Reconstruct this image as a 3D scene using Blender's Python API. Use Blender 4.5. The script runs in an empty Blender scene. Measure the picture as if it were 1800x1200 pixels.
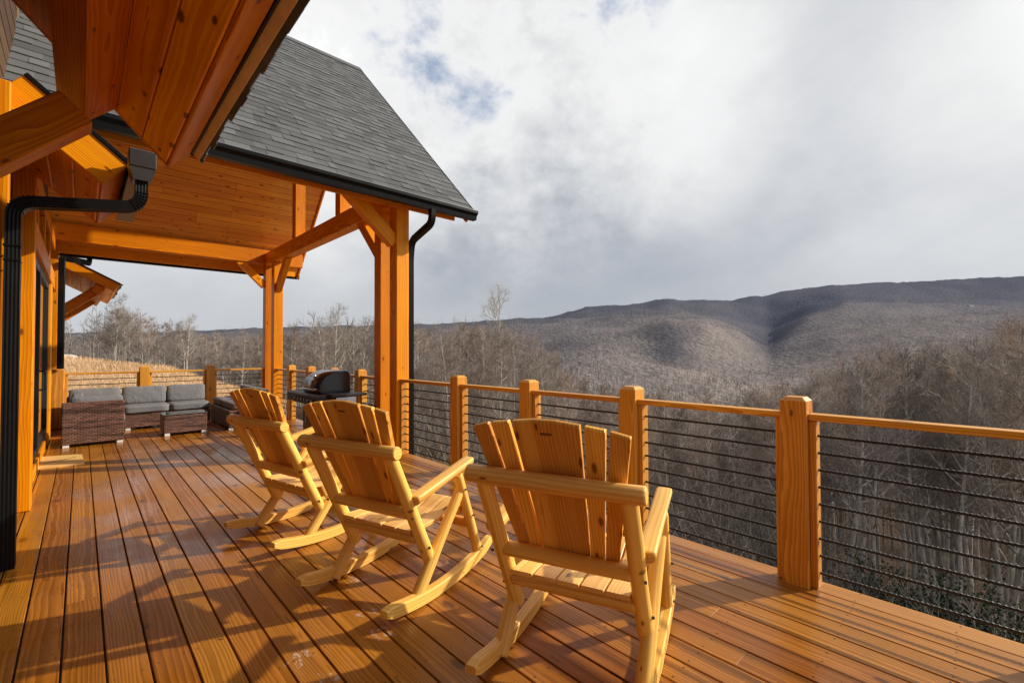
import bpy, math, random
import numpy as np
from mathutils import Vector, Matrix, noise as mnoise

random.seed(11); RNG = np.random.default_rng(11)
scene = bpy.context.scene
COL = scene.collection
R = math.radians
OFF = {}                                    # world origin of each top-level thing
ORIGIN = Vector((0, 0, 0))

# ------------------------------------------------------------------ objects
def tag(o, label=None, cat=None, group=None, kind=None):
    if label: o['label'] = label
    if cat: o['category'] = cat
    if group: o['group'] = group
    if kind: o['kind'] = kind
    return o

def empty(name, loc, label, cat, group=None, rz=0.0):
    o = bpy.data.objects.new(name, None)
    o.empty_display_size = 0.2
    COL.objects.link(o)
    o.location = loc; o.rotation_euler = (0, 0, rz)
    OFF[o] = Vector(loc)
    return tag(o, label, cat, group)

def smooth_poly(me, flag):
    me.polygons.foreach_set('use_smooth', [flag] * len(me.polygons))

class MB:
    """collects beams, logs, prisms and plates into ONE mesh object, with wood coordinates"""
    def __init__(s):
        s.v = []; s.f = []; s.wc = []; s.rnd = []; s.sm = []
    def add(s, verts, faces, wc=None, rnd=None, smooth=False):
        b = len(s.v); r = random.random() if rnd is None else rnd
        s.v += [tuple(p) for p in verts]
        s.wc += [tuple(w) for w in (wc if wc is not None else verts)]
        s.rnd += [r] * len(verts)
        s.f += [tuple(i + b for i in f) for f in faces]
        s.sm += [smooth] * len(faces)
    def beam(s, p0, p1, w, h, up=(0, 0, 1), ch=0.005, rnd=None, pith=None, ech=None):
        """squared timber from p0 to p1: w across, h along 'up', chamfered edges"""
        p0, p1 = Vector(p0), Vector(p1)
        d = p1 - p0; L = d.length; d.normalize()
        up = Vector(up); x = d.cross(up)
        if x.length < 1e-5: x = d.cross(Vector((1, 0, 0)))
        x.normalize(); y = x.cross(d); y.normalize()
        ch = min(ch, w * .3, h * .3, L * .3)
        off = Vector((random.uniform(-20, 20), random.uniform(-.2, .2), random.uniform(-.2, .2)))
        if pith: off.y, off.z = pith
        V = []; W = []
        ec = ch if ech is None else ech
        for t, ins in ((0, ec), (ec, 0), (L - ec, 0), (L, ec)):
            a, b = w / 2 - ins, h / 2 - ins
            ca, cb = a - ch, b - ch
            for (u, q) in ((-ca, -b), (ca, -b), (a, -cb), (a, cb), (ca, b), (-ca, b), (-a, cb), (-a, -cb)):
                V.append(p0 + d * t + x * u + y * q)
                W.append((t + off.x, u + off.y, q + off.z))
        F = [tuple(range(7, -1, -1)), tuple(range(24, 32))]
        for k in range(3):
            for i in range(8):
                j = (i + 1) % 8
                F.append((k * 8 + i, k * 8 + j, k * 8 + 8 + j, k * 8 + 8 + i))
        s.add(V, F, W, rnd)
    def box(s, lo, hi, ch=0.003, axis=None, rnd=None):
        lo, hi = Vector(lo), Vector(hi); c = (lo + hi) / 2; e = hi - lo
        a = axis if axis is not None else max(range(3), key=lambda i: e[i])
        p0 = c.copy(); p1 = c.copy(); p0[a] = lo[a]; p1[a] = hi[a]
        if a == 2: s.beam(p0, p1, e.x, e.y, (0, 1, 0), ch, rnd)
        elif a == 0: s.beam(p0, p1, e.y, e.z, (0, 0, 1), ch, rnd)
        else: s.beam(p0, p1, e.x, e.z, (0, 0, 1), ch, rnd)
    def log(s, p0, p1, r0, r1=None, n=16, rings=9, wob=0.10, flat=0.0, cap=0.012, rnd=None):
        """peeled log: slightly wobbly tapered tube with eased ends"""
        p0, p1 = Vector(p0), Vector(p1); r1 = r0 if r1 is None else r1
        d = p1 - p0; L = d.length; d.normalize()
        x = d.cross(Vector((0, 0, 1)))
        if x.length < 1e-4: x = Vector((1, 0, 0))
        x.normalize(); y = x.cross(d)
        off = Vector((random.uniform(-20, 20), random.uniform(-.01, .01), random.uniform(-.01, .01)))
        sd = random.uniform(0, 99); V = []; W = []; F = []
        ts = [0, cap * .35, cap] + [cap + (L - 2 * cap) * i / (rings - 1) for i in range(1, rings - 1)] + [L - cap, L - cap * .35, L]
        for k, t in enumerate(ts):
            e = min(t, L - t); f = 1.0 if e >= cap else (.80 + .2 * math.sqrt(max(0, 1 - (1 - e / cap) ** 2)))
            r = (r0 + (r1 - r0) * t / L) * f
            for i in range(n):
                a = 2 * math.pi * i / n
                w = 1 + wob * mnoise.noise(Vector((t * 4 + sd, math.cos(a) * .8, math.sin(a) * .8)))
                u, q = math.cos(a) * r * w, math.sin(a) * r * w
                if flat and q > r * flat: q = r * flat + (q - r * flat) * .12
                V.append(p0 + d * t + x * u + y * q); W.append((t + off.x, u + off.y, q + off.z))
        m = len(ts)
        for k in range(m - 1):
            for i in range(n):
                j = (i + 1) % n
                F.append((k * n + i, k * n + j, (k + 1) * n + j, (k + 1) * n + i))
        s.add(V, F, W, rnd, True)
        b = len(V) - n
        s.add(V[:n], [tuple(range(n - 1, -1, -1))], W[:n], rnd)
        s.add(V[b:], [tuple(range(n))], W[b:], rnd)
    def tube(s, pts, r, n=8, prof=None, cap=True, smooth=True, up=(0, 0, 1)):
        """pipe along a polyline; prof = list of (x, y) for a non-round section"""
        pts = [Vector(p) for p in pts]; V = []; F = []
        ring = prof or [(r * math.cos(2 * math.pi * i / n), r * math.sin(2 * math.pi * i / n)) for i in range(n)]
        n = len(ring); px = None
        for k, p in enumerate(pts):
            d = (pts[min(k + 1, len(pts) - 1)] - pts[max(k - 1, 0)]).normalized()
            if px is None:
                px = d.cross(Vector(up))
                if px.length < 1e-4: px = Vector((1, 0, 0))
            px = (px - d * px.dot(d)).normalized(); y = px.cross(d)
            for (a, b) in ring: V.append(p + px * a + y * b)
        for k in range(len(pts) - 1):
            for i in range(n):
                j = (i + 1) % n
                F.append((k * n + i, k * n + j, (k + 1) * n + j, (k + 1) * n + i))
        s.add(V, F, None, None, smooth)
        if cap:
            s.add(V[:n], [tuple(range(n - 1, -1, -1))]); s.add(V[-n:], [tuple(range(n))])
    def prism(s, poly, a, b, axis, ch=0):
        """polygon (2D, in the two axes other than 'axis', in xyz order) swept from a to b"""
        n = len(poly); V = []
        for t in (a, b):
            for (u, w) in poly:
                V.append((t, u, w) if axis == 0 else (u, t, w) if axis == 1 else (u, w, t))
        F = [tuple(range(n)), tuple(range(2 * n - 1, n - 1, -1))]
        F += [(i, i + n, (i + 1) % n + n, (i + 1) % n) for i in range(n)]
        s.add(V, F)
    def cushion(s, lo, hi, puff=0.03, rot=None, n=9):
        """soft cushion: rounded super-ellipsoid box"""
        lo, hi = Vector(lo), Vector(hi); c = (lo + hi) / 2; e = (hi - lo) / 2
        V = []; F = []; N = n
        sd = random.uniform(0, 50)
        idx = {}
        def vert(p):
            k = tuple(round(q, 5) for q in p)
            if k in idx: return idx[k]
            q = Vector(p)
            big = max(abs(q.x), abs(q.y), abs(q.z))
            l = (abs(q.x) ** 12 + abs(q.y) ** 12 + abs(q.z) ** 12) ** (1 / 12)
            q = q / l * big
            P = Vector((q.x * e.x, q.y * e.y, q.z * e.z))
            th = min(range(3), key=lambda i: e[i]); o = [i for i in range(3) if i != th]
            bulge = (1 - abs(p[o[0]]) ** 2) * (1 - abs(p[o[1]]) ** 2)
            P[th] += math.copysign(puff * bulge, p[th]) if abs(p[th]) > .5 else 0
            P += Vector((1, 1, 1)) * mnoise.noise(P * 7 + Vector((sd, 0, 0))) * .006
            if rot: P = rot @ P
            V.append(c + P); idx[k] = len(V) - 1
            return idx[k]
        g = [-1 + 2 * i / N for i in range(N + 1)]
        for ax in range(3):
            for sg in (-1, 1):
                for i in range(N):
                    for j in range(N):
                        q = []
                        for (a, b) in ((i, j), (i + 1, j), (i + 1, j + 1), (i, j + 1)):
                            p = [0, 0, 0]; p[ax] = sg; p[(ax + 1) % 3] = g[a]; p[(ax + 2) % 3] = g[b]
                            q.append(vert(p))
                        F.append(tuple(q) if sg > 0 else tuple(q[::-1]))
        s.add(V, F, None, None, True)
    def build(s, name, mat, parent=None, off=None, extra=None):
        if off is None: off = OFF.get(parent, None)
        if off is None and parent is not None and parent.parent is not None: off = OFF.get(parent.parent)
        off = off or ORIGIN
        me = bpy.data.meshes.new(name)
        V = np.array(s.v, dtype=np.float64) - np.array(off)
        me.from_pydata(V.tolist(), [], s.f)
        a = me.attributes.new('wc', 'FLOAT_VECTOR', 'POINT'); a.data.foreach_set('vector', np.array(s.wc, dtype=np.float32).ravel())
        a = me.attributes.new('rnd', 'FLOAT', 'POINT'); a.data.foreach_set('value', np.array(s.rnd, dtype=np.float32))
        me.polygons.foreach_set('use_smooth', s.sm)
        me.validate(); me.update()
        me.materials.append(mat)
        o = bpy.data.objects.new(name, me); COL.objects.link(o)
        if parent is not None: o.parent = parent
        else: o.location = off
        return o

# ------------------------------------------------------------------ materials
class NT:
    def __init__(s, mat):
        mat.use_nodes = True; s.m = mat; s.t = mat.node_tree; s.t.nodes.clear()
        s.out = s.t.nodes.new('ShaderNodeOutputMaterial')
    def n(s, kind, **kw):
        nd = s.t.nodes.new('ShaderNode' + kind)
        for k, v in kw.items(): setattr(nd, k, v)
        return nd
    def l(s, a, b): s.t.links.new(a, b)
    def put(s, sock, v):
        if isinstance(v, bpy.types.NodeSocket): s.l(v, sock)
        elif isinstance(v, (tuple, list)) and len(v) == 3 and sock.type == 'RGBA': sock.default_value = (*v, 1)
        else: sock.default_value = v
    def math(s, op, a, b=0.0, c=None, clamp=False):
        nd = s.n('Math', operation=op, use_clamp=clamp); s.put(nd.inputs[0], a); s.put(nd.inputs[1], b)
        if c is not None: s.put(nd.inputs[2], c)
        return nd.outputs[0]
    def vmath(s, op, a, b=(0, 0, 0)):
        nd = s.n('VectorMath', operation=op); s.put(nd.inputs[0], a); s.put(nd.inputs[1], b); return nd.outputs['Value' if op in ('DOT_PRODUCT', 'LENGTH', 'DISTANCE') else 'Vector']
    def mix(s, f, a, b, blend='MIX'):
        nd = s.n('Mix', data_type='RGBA', blend_type=blend); s.put(nd.inputs[0], f); s.put(nd.inputs[6], a); s.put(nd.inputs[7], b); return nd.outputs[2]
    def ramp(s, f, stops, interp='LINEAR'):
        nd = s.n('ValToRGB'); nd.color_ramp.interpolation = interp; s.put(nd.inputs[0], f)
        el = nd.color_ramp.elements
        while len(el) < len(stops): el.new(.5)
        for e, (p, c) in zip(el, stops):
            e.position = p; e.color = (*c, 1) if len(c) == 3 else c
        return nd.outputs[0]
    def step(s, f, a, b):
        nd = s.n('MapRange', interpolation_type='SMOOTHSTEP'); s.put(nd.inputs[0], f); s.put(nd.inputs[1], a); s.put(nd.inputs[2], b); return nd.outputs[0]
    def noise(s, vec, scale, detail=3, rough=.55, dist=0.0):
        nd = s.n('TexNoise'); s.put(nd.inputs['Vector'], vec); nd.inputs['Scale'].default_value = scale
        nd.inputs['Detail'].default_value = detail; nd.inputs['Roughness'].default_value = rough; nd.inputs['Distortion'].default_value = dist
        return nd.outputs[0]
    def scale(s, vec, sc): return s.vmath('MULTIPLY', vec, sc)
    def attr(s, name): return s.n('Attribute', attribute_name=name)
    def bump(s, h, strength=.3, dist=.01):
        nd = s.n('Bump'); s.put(nd.inputs['Height'], h); s.put(nd.inputs['Strength'], strength); nd.inputs['Distance'].default_value = dist; return nd.outputs[0]
    def bsdf(s, color, rough=.5, normal=None, spec=.5, metal=0.0, coat=None, coat_rough=.1, **kw):
        b = s.n('BsdfPrincipled'); s.put(b.inputs['Base Color'], color); s.put(b.inputs['Roughness'], rough)
        s.put(b.inputs['Specular IOR Level'], spec); s.put(b.inputs['Metallic'], metal)
        if normal is not None: s.l(normal, b.inputs['Normal'])
        if coat is not None: s.put(b.inputs['Coat Weight'], coat); b.inputs['Coat Roughness'].default_value = coat_rough
        s.l(b.outputs[0], s.out.inputs[0]); return b

def mat(name): return bpy.data.materials.new(name)

def wood(name, lo, hi, knot=(.08, .03, .01), kscale=1.0, kdens=.5, rough=.45, spec=.4, ring=26.0, var=.25, fibre=.5, sat=0.0, deck=False, bump=.15, rw=.6, kz=3.5):
    m = mat(name); t = NT(m)
    wc = t.attr('wc').outputs['Vector']; rnd = t.attr('rnd').outputs['Fac']
    warp = t.noise(t.scale(wc, (.9, 3, 3)), 1.0, 2)
    sep = t.n('SeparateXYZ'); t.l(wc, sep.inputs[0])
    wv = t.n('CombineXYZ')
    t.l(t.math('MULTIPLY', sep.outputs[0], .07), wv.inputs[0])
    k = t.math('MULTIPLY_ADD', warp, .09, -.045)
    t.l(t.math('ADD', sep.outputs[1], k), wv.inputs[1])
    t.l(t.math('ADD', sep.outputs[2], t.math('MULTIPLY', t.math('SUBTRACT', rnd, .5), .16)), wv.inputs[2])
    wav = t.n('TexWave', wave_type='RINGS', rings_direction='X', wave_profile='SAW')
    t.l(wv.outputs[0], wav.inputs['Vector']); wav.inputs['Scale'].default_value = ring; wav.inputs['Distortion'].default_value = 2.2
    wav.inputs['Detail'].default_value = 2; wav.inputs['Detail Scale'].default_value = 1.6
    fib = t.noise(t.scale(wc, (3.0, 160, 160)), 1.0, 3, .6)
    fib2 = t.noise(t.scale(wc, (1.2, 22, 22)), 1.0, 3, .6)
    g = t.math('ADD', t.math('MULTIPLY', wav.outputs[1], rw), t.math('MULTIPLY', fib, fibre * .7))
    g = t.math('ADD', g, t.math('MULTIPLY', fib2, .55))
    g = t.step(g, .25, .75 + rw * .6)
    col = t.mix(g, hi, lo)
    # knots
    vor = t.n('TexVoronoi', feature='F1', voronoi_dimensions='2D'); kv = t.n('CombineXYZ'); t.l(t.math('MULTIPLY', sep.outputs[0], 3.2 * kscale), kv.inputs[0]); t.l(t.math('MULTIPLY', t.math('ADD', sep.outputs[1], sep.outputs[2]), 7.5 * kscale), kv.inputs[1]); t.l(kv.outputs[0], vor.inputs['Vector']); vor.inputs['Scale'].default_value = 1
    vr = t.n('SeparateColor'); t.l(vor.outputs['Color'], vr.inputs[0])
    on = t.math('LESS_THAN', vr.outputs[0], kdens)
    rad = t.math('MULTIPLY_ADD', vr.outputs[1], .11, .045)
    kd = t.math('DIVIDE', t.math('ADD', vor.outputs['Distance'], t.math('MULTIPLY', t.math('SUBTRACT', fib2, .5), .06)), rad)
    km = t.math('MULTIPLY', t.step(kd, 1.15, .55), on)
    halo = t.math('MULTIPLY', t.step(kd, 2.6, .9), on)
    col = t.mix(t.math('MULTIPLY', halo, .45), col, lo)
    col = t.mix(t.math('MULTIPLY', km, .85), col, knot)
    rnd = t.math('MINIMUM', rnd, 2.0)
    v = t.math('MULTIPLY_ADD', rnd, 2 * var, 1 - var)
    big = t.noise(t.scale(wc, (.8, 2, 2)), 1.0, 2)
    v = t.math('MULTIPLY', v, t.math('MULTIPLY_ADD', big, .5, .75))
    hs = t.n('HueSaturation'); t.put(hs.inputs['Color'], col); t.put(hs.inputs['Value'], v)
    t.put(hs.inputs['Hue'], t.math('MULTIPLY_ADD', rnd, .014, .494)); hs.inputs['Saturation'].default_value = 1 + sat
    col = hs.outputs[0]
    ro = t.math('MULTIPLY_ADD', fib2, .25, rough - .12)
    if deck:
        pos = t.n('NewGeometry').outputs['Position']
        wet = t.noise(pos, .75, 4, .6, .3)
        wm = t.step(wet, .40, .60)
        col = t.mix(t.math('MULTIPLY', wm, .40), col, t.mix(1.0, col, (.66, .56, .44), 'MULTIPLY'))
        scuff = t.noise(t.scale(pos, (5, 2.0, 5)), 1.6, 6, .7)
        sm_ = t.step(scuff, .56, .72)
        col = t.mix(t.math('MULTIPLY', sm_, .16), col, (.46, .26, .12))
        ro = t.math('ADD', t.math('MULTIPLY_ADD', wm, -.25, .40), t.math('MULTIPLY_ADD', fib2, .22, -.08))
        # dried splashes of paint where the photo shows them
        pn = t.noise(t.scale(pos, (26, 15, 26)), 1.0, 6, .75)
        tot = None
        for (x, y, s_) in ((1.11, 2.12, .16), (1.13, 2.33, .14), (.74, 2.20, .13), (1.40, 3.0, .22), (1.55, 3.75, .25), (1.7, 2.55, .2), (.8, 2.0, .1), (1.25, 2.72, .15)):
            d = t.vmath('DISTANCE', pos, (x, y, 0.0))
            b = t.step(d, s_, s_ * .25)
            tot = b if tot is None else t.math('MAXIMUM', tot, b)
        pm = t.math('MULTIPLY', t.step(t.math('MULTIPLY_ADD', tot, .26, t.math('MULTIPLY', pn, 1.0)), .76, .86), t.math('GREATER_THAN', tot, .02))
        col = t.mix(t.math('MULTIPLY', pm, .6), col, (.66, .60, .54))
        col = t.mix(t.math('GREATER_THAN', rnd, 1.5), col, (.035, .022, .014))
    nb = t.bump(t.math('ADD', t.math('MULTIPLY', g, -.6), t.math('MULTIPLY', fib, .5)), bump, .004)
    t.bsdf(col, ro, nb, spec)
    return m

def plain(name, color, rough=.5, metal=0.0, spec=.5, nscale=30, nvar=.15, bump=0.0, coat=None):
    m = mat(name); t = NT(m)
    co = t.n('TexCoord').outputs['Object']
    nz = t.noise(co, nscale, 4, .6)
    c = t.mix(nz, tuple(q * (1 - nvar) for q in color), tuple(min(1, q * (1 + nvar)) for q in color))
    nrm = t.bump(nz, bump, .01) if bump else None
    t.bsdf(c, t.math('MULTIPLY_ADD', nz, .16, rough - .08), nrm, spec, metal, coat)
    return m

M = {}
M['timber'] = wood('timber_stain', (.56, .155, .010), (.88, .345, .034), knot=(.16, .04, .006), kdens=.24, kscale=1.25, rough=.42, ring=20, var=.20, sat=.04, rw=.5, spec=.25)
M['soffit'] = wood('soffit_board', (.74, .225, .012), (.97, .43, .045), knot=(.09, .02, .003), kdens=.62, kscale=.75, rough=.40, ring=16, var=.15, sat=.04, rw=.45, spec=.2)
M['ceiling'] = wood('ceiling_board', (.70, .25, .024), (.92, .43, .062), knot=(.14, .036, .006), kscale=1.15, kdens=.40, rough=.33, ring=22, var=.12, rw=.4)
M['rail'] = wood('rail_stain', (.52, .20, .018), (.82, .395, .054), knot=(.10, .034, .006), kdens=.14, rough=.42, ring=24, var=.12, rw=.7)
M['deck'] = wood('deck_board', (.245, .086, .0095), (.475, .188, .031), knot=(.09, .03, .007), kscale=.7, kdens=.06, rough=.33, spec=.36, ring=30, var=.20, sat=.02, deck=True, bump=.22, rw=.66)
M['log'] = wood('peeled_log', (.74, .37, .066), (.93, .605, .175), knot=(.22, .07, .016), kscale=2.1, kdens=.34, rough=.40, ring=18, var=.10, rw=.5, spec=.28)
M['slat'] = wood('cedar_slat', (.67, .285, .036), (.95, .53, .115), knot=(.16, .036, .008), kscale=1.35, kdens=.62, rough=.45, ring=24, var=.24, rw=.5, spec=.22)
M['seat'] = wood('seat_plank', (.74, .40, .095), (.93, .62, .21), knot=(.2, .07, .02), kscale=1.5, kdens=.14, rough=.42, ring=24, var=.1, rw=.5)
M['siding'] = wood('dark_siding', (.060, .030, .013), (.13, .065, .03), kdens=.2, rough=.6, ring=24)
M['mat'] = wood('plank_mat', (.74, .43, .14), (.92, .62, .26), kdens=.2, rough=.5, ring=14, var=.05)
M['black'] = plain('black_gutter', (.008, .008, .008), .34, 0, .14, 8, .2)
M['boxmetal'] = plain('box_metal', (.035, .036, .038), .30, 0, .7, 8, .2)
M['painted_highlight'] = plain('lip_highlight', (.30, .30, .30), .22, .8, 1.0, 8, .1)  # grey instead of black: painted highlight along the gutter lip
M['tan'] = plain('shingle_underside', (.80, .58, .32), .8, nscale=9, nvar=.3)
M['under'] = plain('gutter_reflection_plate', (.20, .165, .14), .5, nscale=5, nvar=.15)  # deck reflection painted as a lighter colour under the black gutter
M['blackmatte'] = plain('black_metal', (.02, .02, .021), .45, 0, .5, 20, .25)
M['enamel'] = plain('grill_enamel', (.022, .022, .024), .16, 0, .7, 14, .2)
M['steel'] = plain('brushed_steel', (.55, .55, .55), .3, 1.0, .5, 60, .1)
M['rebar'] = plain('rebar', (.022, .019, .017), .5, .3, .5, 120, .4, .3)
M['chalk'] = plain('white_leg', (.75, .75, .73), .4)
M['brand'] = plain('burnt_mark', (.20, .075, .02), .8)
M['mark_hinge'] = plain('bolt_metal', (.10, .09, .08), .4, .8)
M['tableglass'] = plain('smoked_glass', (.10, .11, .115), .06, 0, .6, 3, .1)
M['dark'] = plain('dark_interior', (.012, .011, .010), .8)
M['housewhite'] = plain('house_wall_paint', (.5, .49, .48), .8)
M['houseroof'] = plain('house_roof_grey', (.14, .14, .16), .8)
M['stone'] = plain('pale_stone', (.62, .60, .57), .8, nscale=3, nvar=.25, bump=.5)
M['tank'] = plain('tank_white', (.5, .5, .48), .4)

def mat_glass():
    m = mat('door_glass'); t = NT(m)
    t.bsdf((.02, .022, .024), .02, None, .9); return m
M['glass'] = mat_glass()

def mat_fabric():
    m = mat('grey_cushion'); t = NT(m); co = t.n('TexCoord').outputs['Object']
    nz = t.noise(co, 5, 4); fine = t.noise(co, 260, 2)
    c = t.mix(nz, (.165, .171, .187), (.255, .262, .282)); c = t.mix(t.math('MULTIPLY', fine, .3), c, (.07, .07, .08))
    wr = t.noise(t.scale(co, (9, 2.5, 9)), 1.0, 3, .6, .6)
    t.bsdf(c, .85, t.bump(t.math('ADD', wr, t.math('MULTIPLY', fine, .1)), .55, .03), .25); return m
M['fabric'] = mat_fabric()

def mat_wicker():
    m = mat('brown_wicker'); t = NT(m); co = t.n('TexCoord').outputs['Object']
    sp = t.n('SeparateXYZ'); t.l(co, sp.inputs[0])
    hor = t.math('ADD', sp.outputs[0], sp.outputs[1])
    wv = t.n('CombineXYZ'); t.l(hor, wv.inputs[0]); t.l(sp.outputs[2], wv.inputs[1])
    br = t.n('TexBrick'); t.l(wv.outputs[0], br.inputs['Vector']); br.offset = .5
    br.inputs['Color1'].default_value = (.27, .135, .095, 1); br.inputs['Color2'].default_value = (.12, .058, .043, 1); br.inputs['Mortar'].default_value = (.010, .006, .004, 1)
    br.inputs['Scale'].default_value = 1; br.inputs['Brick Width'].default_value = .062; br.inputs['Row Height'].default_value = .024; br.inputs['Mortar Size'].default_value = .004; br.inputs['Mortar Smooth'].default_value = .6
    row = t.noise(t.scale(wv.outputs[0], (.8, 13, 1)), 1.0, 2)
    c = t.mix(t.step(row, .44, .62), br.outputs[0], t.mix(1.0, br.outputs[0], (.35, .33, .33), 'MULTIPLY'))
    h = t.math('SUBTRACT', 1.0, br.outputs['Fac'])
    t.bsdf(c, .38, t.bump(h, .9, .006), .55); return m
M['wicker'] = mat_wicker()

def mat_shingle():
    m = mat('slate_shingle'); t = NT(m)
    rnd = t.attr('rnd').outputs['Fac']; co = t.n('TexCoord').outputs['Object']
    g = t.noise(co, 150, 3, .7); b = t.noise(co, 3.0, 3)
    c = t.mix(rnd, (.062, .065, .068), (.175, .180, .187))
    c = t.mix(t.math('MULTIPLY', g, .6), c, (.045, .047, .050)); c = t.mix(t.math('MULTIPLY', b, .35), c, (.16, .165, .17))
    t.bsdf(c, .8, t.bump(g, .5, .004), .3); return m
M['shingle'] = mat_shingle()

# ------------------------------------------------------------------ camera (16 mm on full frame, level with the horizon)
yaw, pit, rol = R(43.35), R(1.14), R(-.20)
Fv = Vector((math.sin(yaw) * math.cos(pit), math.cos(yaw) * math.cos(pit), math.sin(pit)))
R0 = Vector((math.cos(yaw), -math.sin(yaw), 0)); U0 = R0.cross(Fv)
Rv = R0 * math.cos(rol) + U0 * math.sin(rol); Uv = -R0 * math.sin(rol) + U0 * math.cos(rol)
EYE = Vector((0, 0, 1.4))
cd = bpy.data.cameras.new('camera'); cam = bpy.data.objects.new('camera', cd); COL.objects.link(cam)
cd.sensor_width = 36; cd.lens = 36 * 802 / 1800; cd.clip_end = 20000; cd.clip_start = .05
mw = Matrix.Identity(4)
for i, a in enumerate((Rv, Uv, -Fv)):
    for j in range(3): mw[j][i] = a[j]
mw.translation = EYE
cam.matrix_world = mw; scene.camera = cam

# ------------------------------------------------------------------ sun and sky
SUN_EL, SUN_AZ = R(28.5), R(60)               # azimuth measured from -Y towards +X
sd = Vector((math.sin(SUN_AZ) * math.cos(SUN_EL), -math.cos(SUN_AZ) * math.cos(SUN_EL), math.sin(SUN_EL)))
sl = bpy.data.lights.new('sun', 'SUN'); sl.energy = 5.0; sl.angle = R(.9); sl.color = (1, .89, .72)
so = bpy.data.objects.new('sun', sl); COL.objects.link(so); so.location = (10, -5, 20)
so.rotation_euler = sd.to_track_quat('Z', 'Y').to_euler()

def make_world():
    w = bpy.data.worlds.new('World'); scene.world = w; w.use_nodes = True
    tr = w.node_tree; tr.nodes.clear()
    t = NT.__new__(NT); t.t = tr; t.m = w
    out = tr.nodes.new('ShaderNodeOutputWorld'); bg = tr.nodes.new('ShaderNodeBackground'); bg.inputs[1].default_value = .1
    tr.links.new(bg.outputs[0], out.inputs[0])
    sky = t.n('TexSky', sky_type='NISHITA'); sky.sun_disc = False; sky.sun_elevation = SUN_EL
    sky.sun_rotation = math.atan2(sd.x, sd.y)
    d = t.n('TexCoord').outputs['Generated']
    sp = t.n('SeparateXYZ'); t.l(d, sp.inputs[0])
    zc = t.math('MAXIMUM', sp.outputs[2], 0.0)
    den = t.math('ADD', zc, .16)
    pv = t.n('CombineXYZ'); t.l(t.math('DIVIDE', sp.outputs[0], den), pv.inputs[0]); t.l(t.math('DIVIDE', sp.outputs[1], den), pv.inputs[1])
    n1 = t.noise(pv.outputs[0], .85, 6, .52, .25)
    n2 = t.noise(t.vmath('ADD', pv.outputs[0], (7.3, 2.1, 0)), 2.6, 7, .58, .2)
    n3 = t.noise(t.scale(d, (3.2, 3.2, 6.0)), 1.0, 6, .55, .3)
    def lobe(px, py, size, w=None):
        v = (Fv + Rv * ((px - 900) / 802) - Uv * ((py - 600) / 802)).normalized()
        dt = t.vmath('DOT_PRODUCT', d, tuple(v))
        return t.step(dt, math.cos(R(size)), 1.0)
    def cen(n, k): return t.math('MULTIPLY', t.math('SUBTRACT', n, .5), k)
    # long streaks of cloud drifting up to the right
    sa, sb = (Rv * .88 + Uv * .42 + Fv * .2).normalized(), (Uv * .9 - Rv * .42).normalized()
    sv = t.n('CombineXYZ'); t.l(t.math('MULTIPLY', t.vmath('DOT_PRODUCT', d, tuple(sa)), 1.3), sv.inputs[0]); t.l(t.math('MULTIPLY', t.vmath('DOT_PRODUCT', d, tuple(sb)), 4.6), sv.inputs[1])
    t.l(t.math('MULTIPLY', t.vmath('DOT_PRODUCT', d, tuple(sa.cross(sb))), 1.3), sv.inputs[2])
    n4 = t.noise(sv.outputs[0], 1.15, 5, .5, .35)
    n5 = t.noise(t.scale(d, (5, 5, 6.5)), 1.3, 8, .60, .12)
    hi_ = t.step(sp.outputs[2], .12, .5)
    val = t.math('ADD', cen(n4, .25), .735)
    val = t.math('ADD', val, cen(n3, .30))
    lw = t.math('MULTIPLY', lobe(850, 120, 32), 1.0)
    val = t.math('ADD', val, t.math('MULTIPLY', cen(n5, 1.2), t.math('MULTIPLY_ADD', lw, .9, .16)))
    for (px, py, sz, a) in ((640, 190, 24, .26), (1080, 170, 20, .24), (980, 40, 18, .10), (1790, 10, 14, .12), (1640, 300, 18, .09), (560, 10, 22, .12),
                            (930, 400, 22, -.12), (1230, 230, 16, .10), (1330, 380, 18, -.05), (820, 520, 26, -.09), (1250, 520, 26, -.06), (250, 420, 30, .08)):
        val = t.math('ADD', val, t.math('MULTIPLY', lobe(px, py, sz), a))
    # brighter veil of cloud round the sun, out of frame to the right
    dt = t.vmath('DOT_PRODUCT', d, tuple(sd)); val = t.math('ADD', val, t.math('MULTIPLY', t.step(dt, .88, 1.0), 1.6))
    val = t.math('MAXIMUM', val, .48)
    hz = t.step(sp.outputs[2], .24, .02)
    val = t.mix(t.math('MULTIPLY', hz, .6), val, (.56, .56, .56))
    soft = t.ramp(t.math('MULTIPLY', val, .5), [(.20, (.42, .42, .42)), (.30, (.56, .56, .56)), (.40, (.75, .75, .75)), (.50, (.91, .91, .91)), (.62, (.98, .98, .98)), (1, (2.0, 2.0, 2.0))])
    tint = t.ramp(val, [(.42, (.87, .95, 1.08)), (.62, (.93, .97, 1.04)), (.92, (1.0, 1.0, 1.0))])
    cl = t.mix(1.0, tint, soft, 'MULTIPLY')
    cl = t.vmath('SCALE', cl); cl.node.inputs['Scale'].default_value = 10.0
    gap = t.math('ADD', t.math('MULTIPLY', lobe(795, 50, 12), .26), t.math('MULTIPLY', lobe(1060, -15, 8), .30))
    gap = t.math('ADD', gap, t.math('MULTIPLY', lobe(825, 110, 7), .12))
    nn_ = t.math('ADD', cen(n5, 3.4), cen(n3, 1.6))
    gm = t.step(t.math('ADD', gap, nn_), .20, .95)
    gm = t.math('MULTIPLY', gm, t.step(gap, .0, .20))
    blue = t.mix(.80, sky.outputs[0], (3.0, 4.1, 6.2))
    c = t.mix(t.math('MULTIPLY', gm, .9), cl, blue)
    c = t.mix(.05, c, sky.outputs[0])
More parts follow.
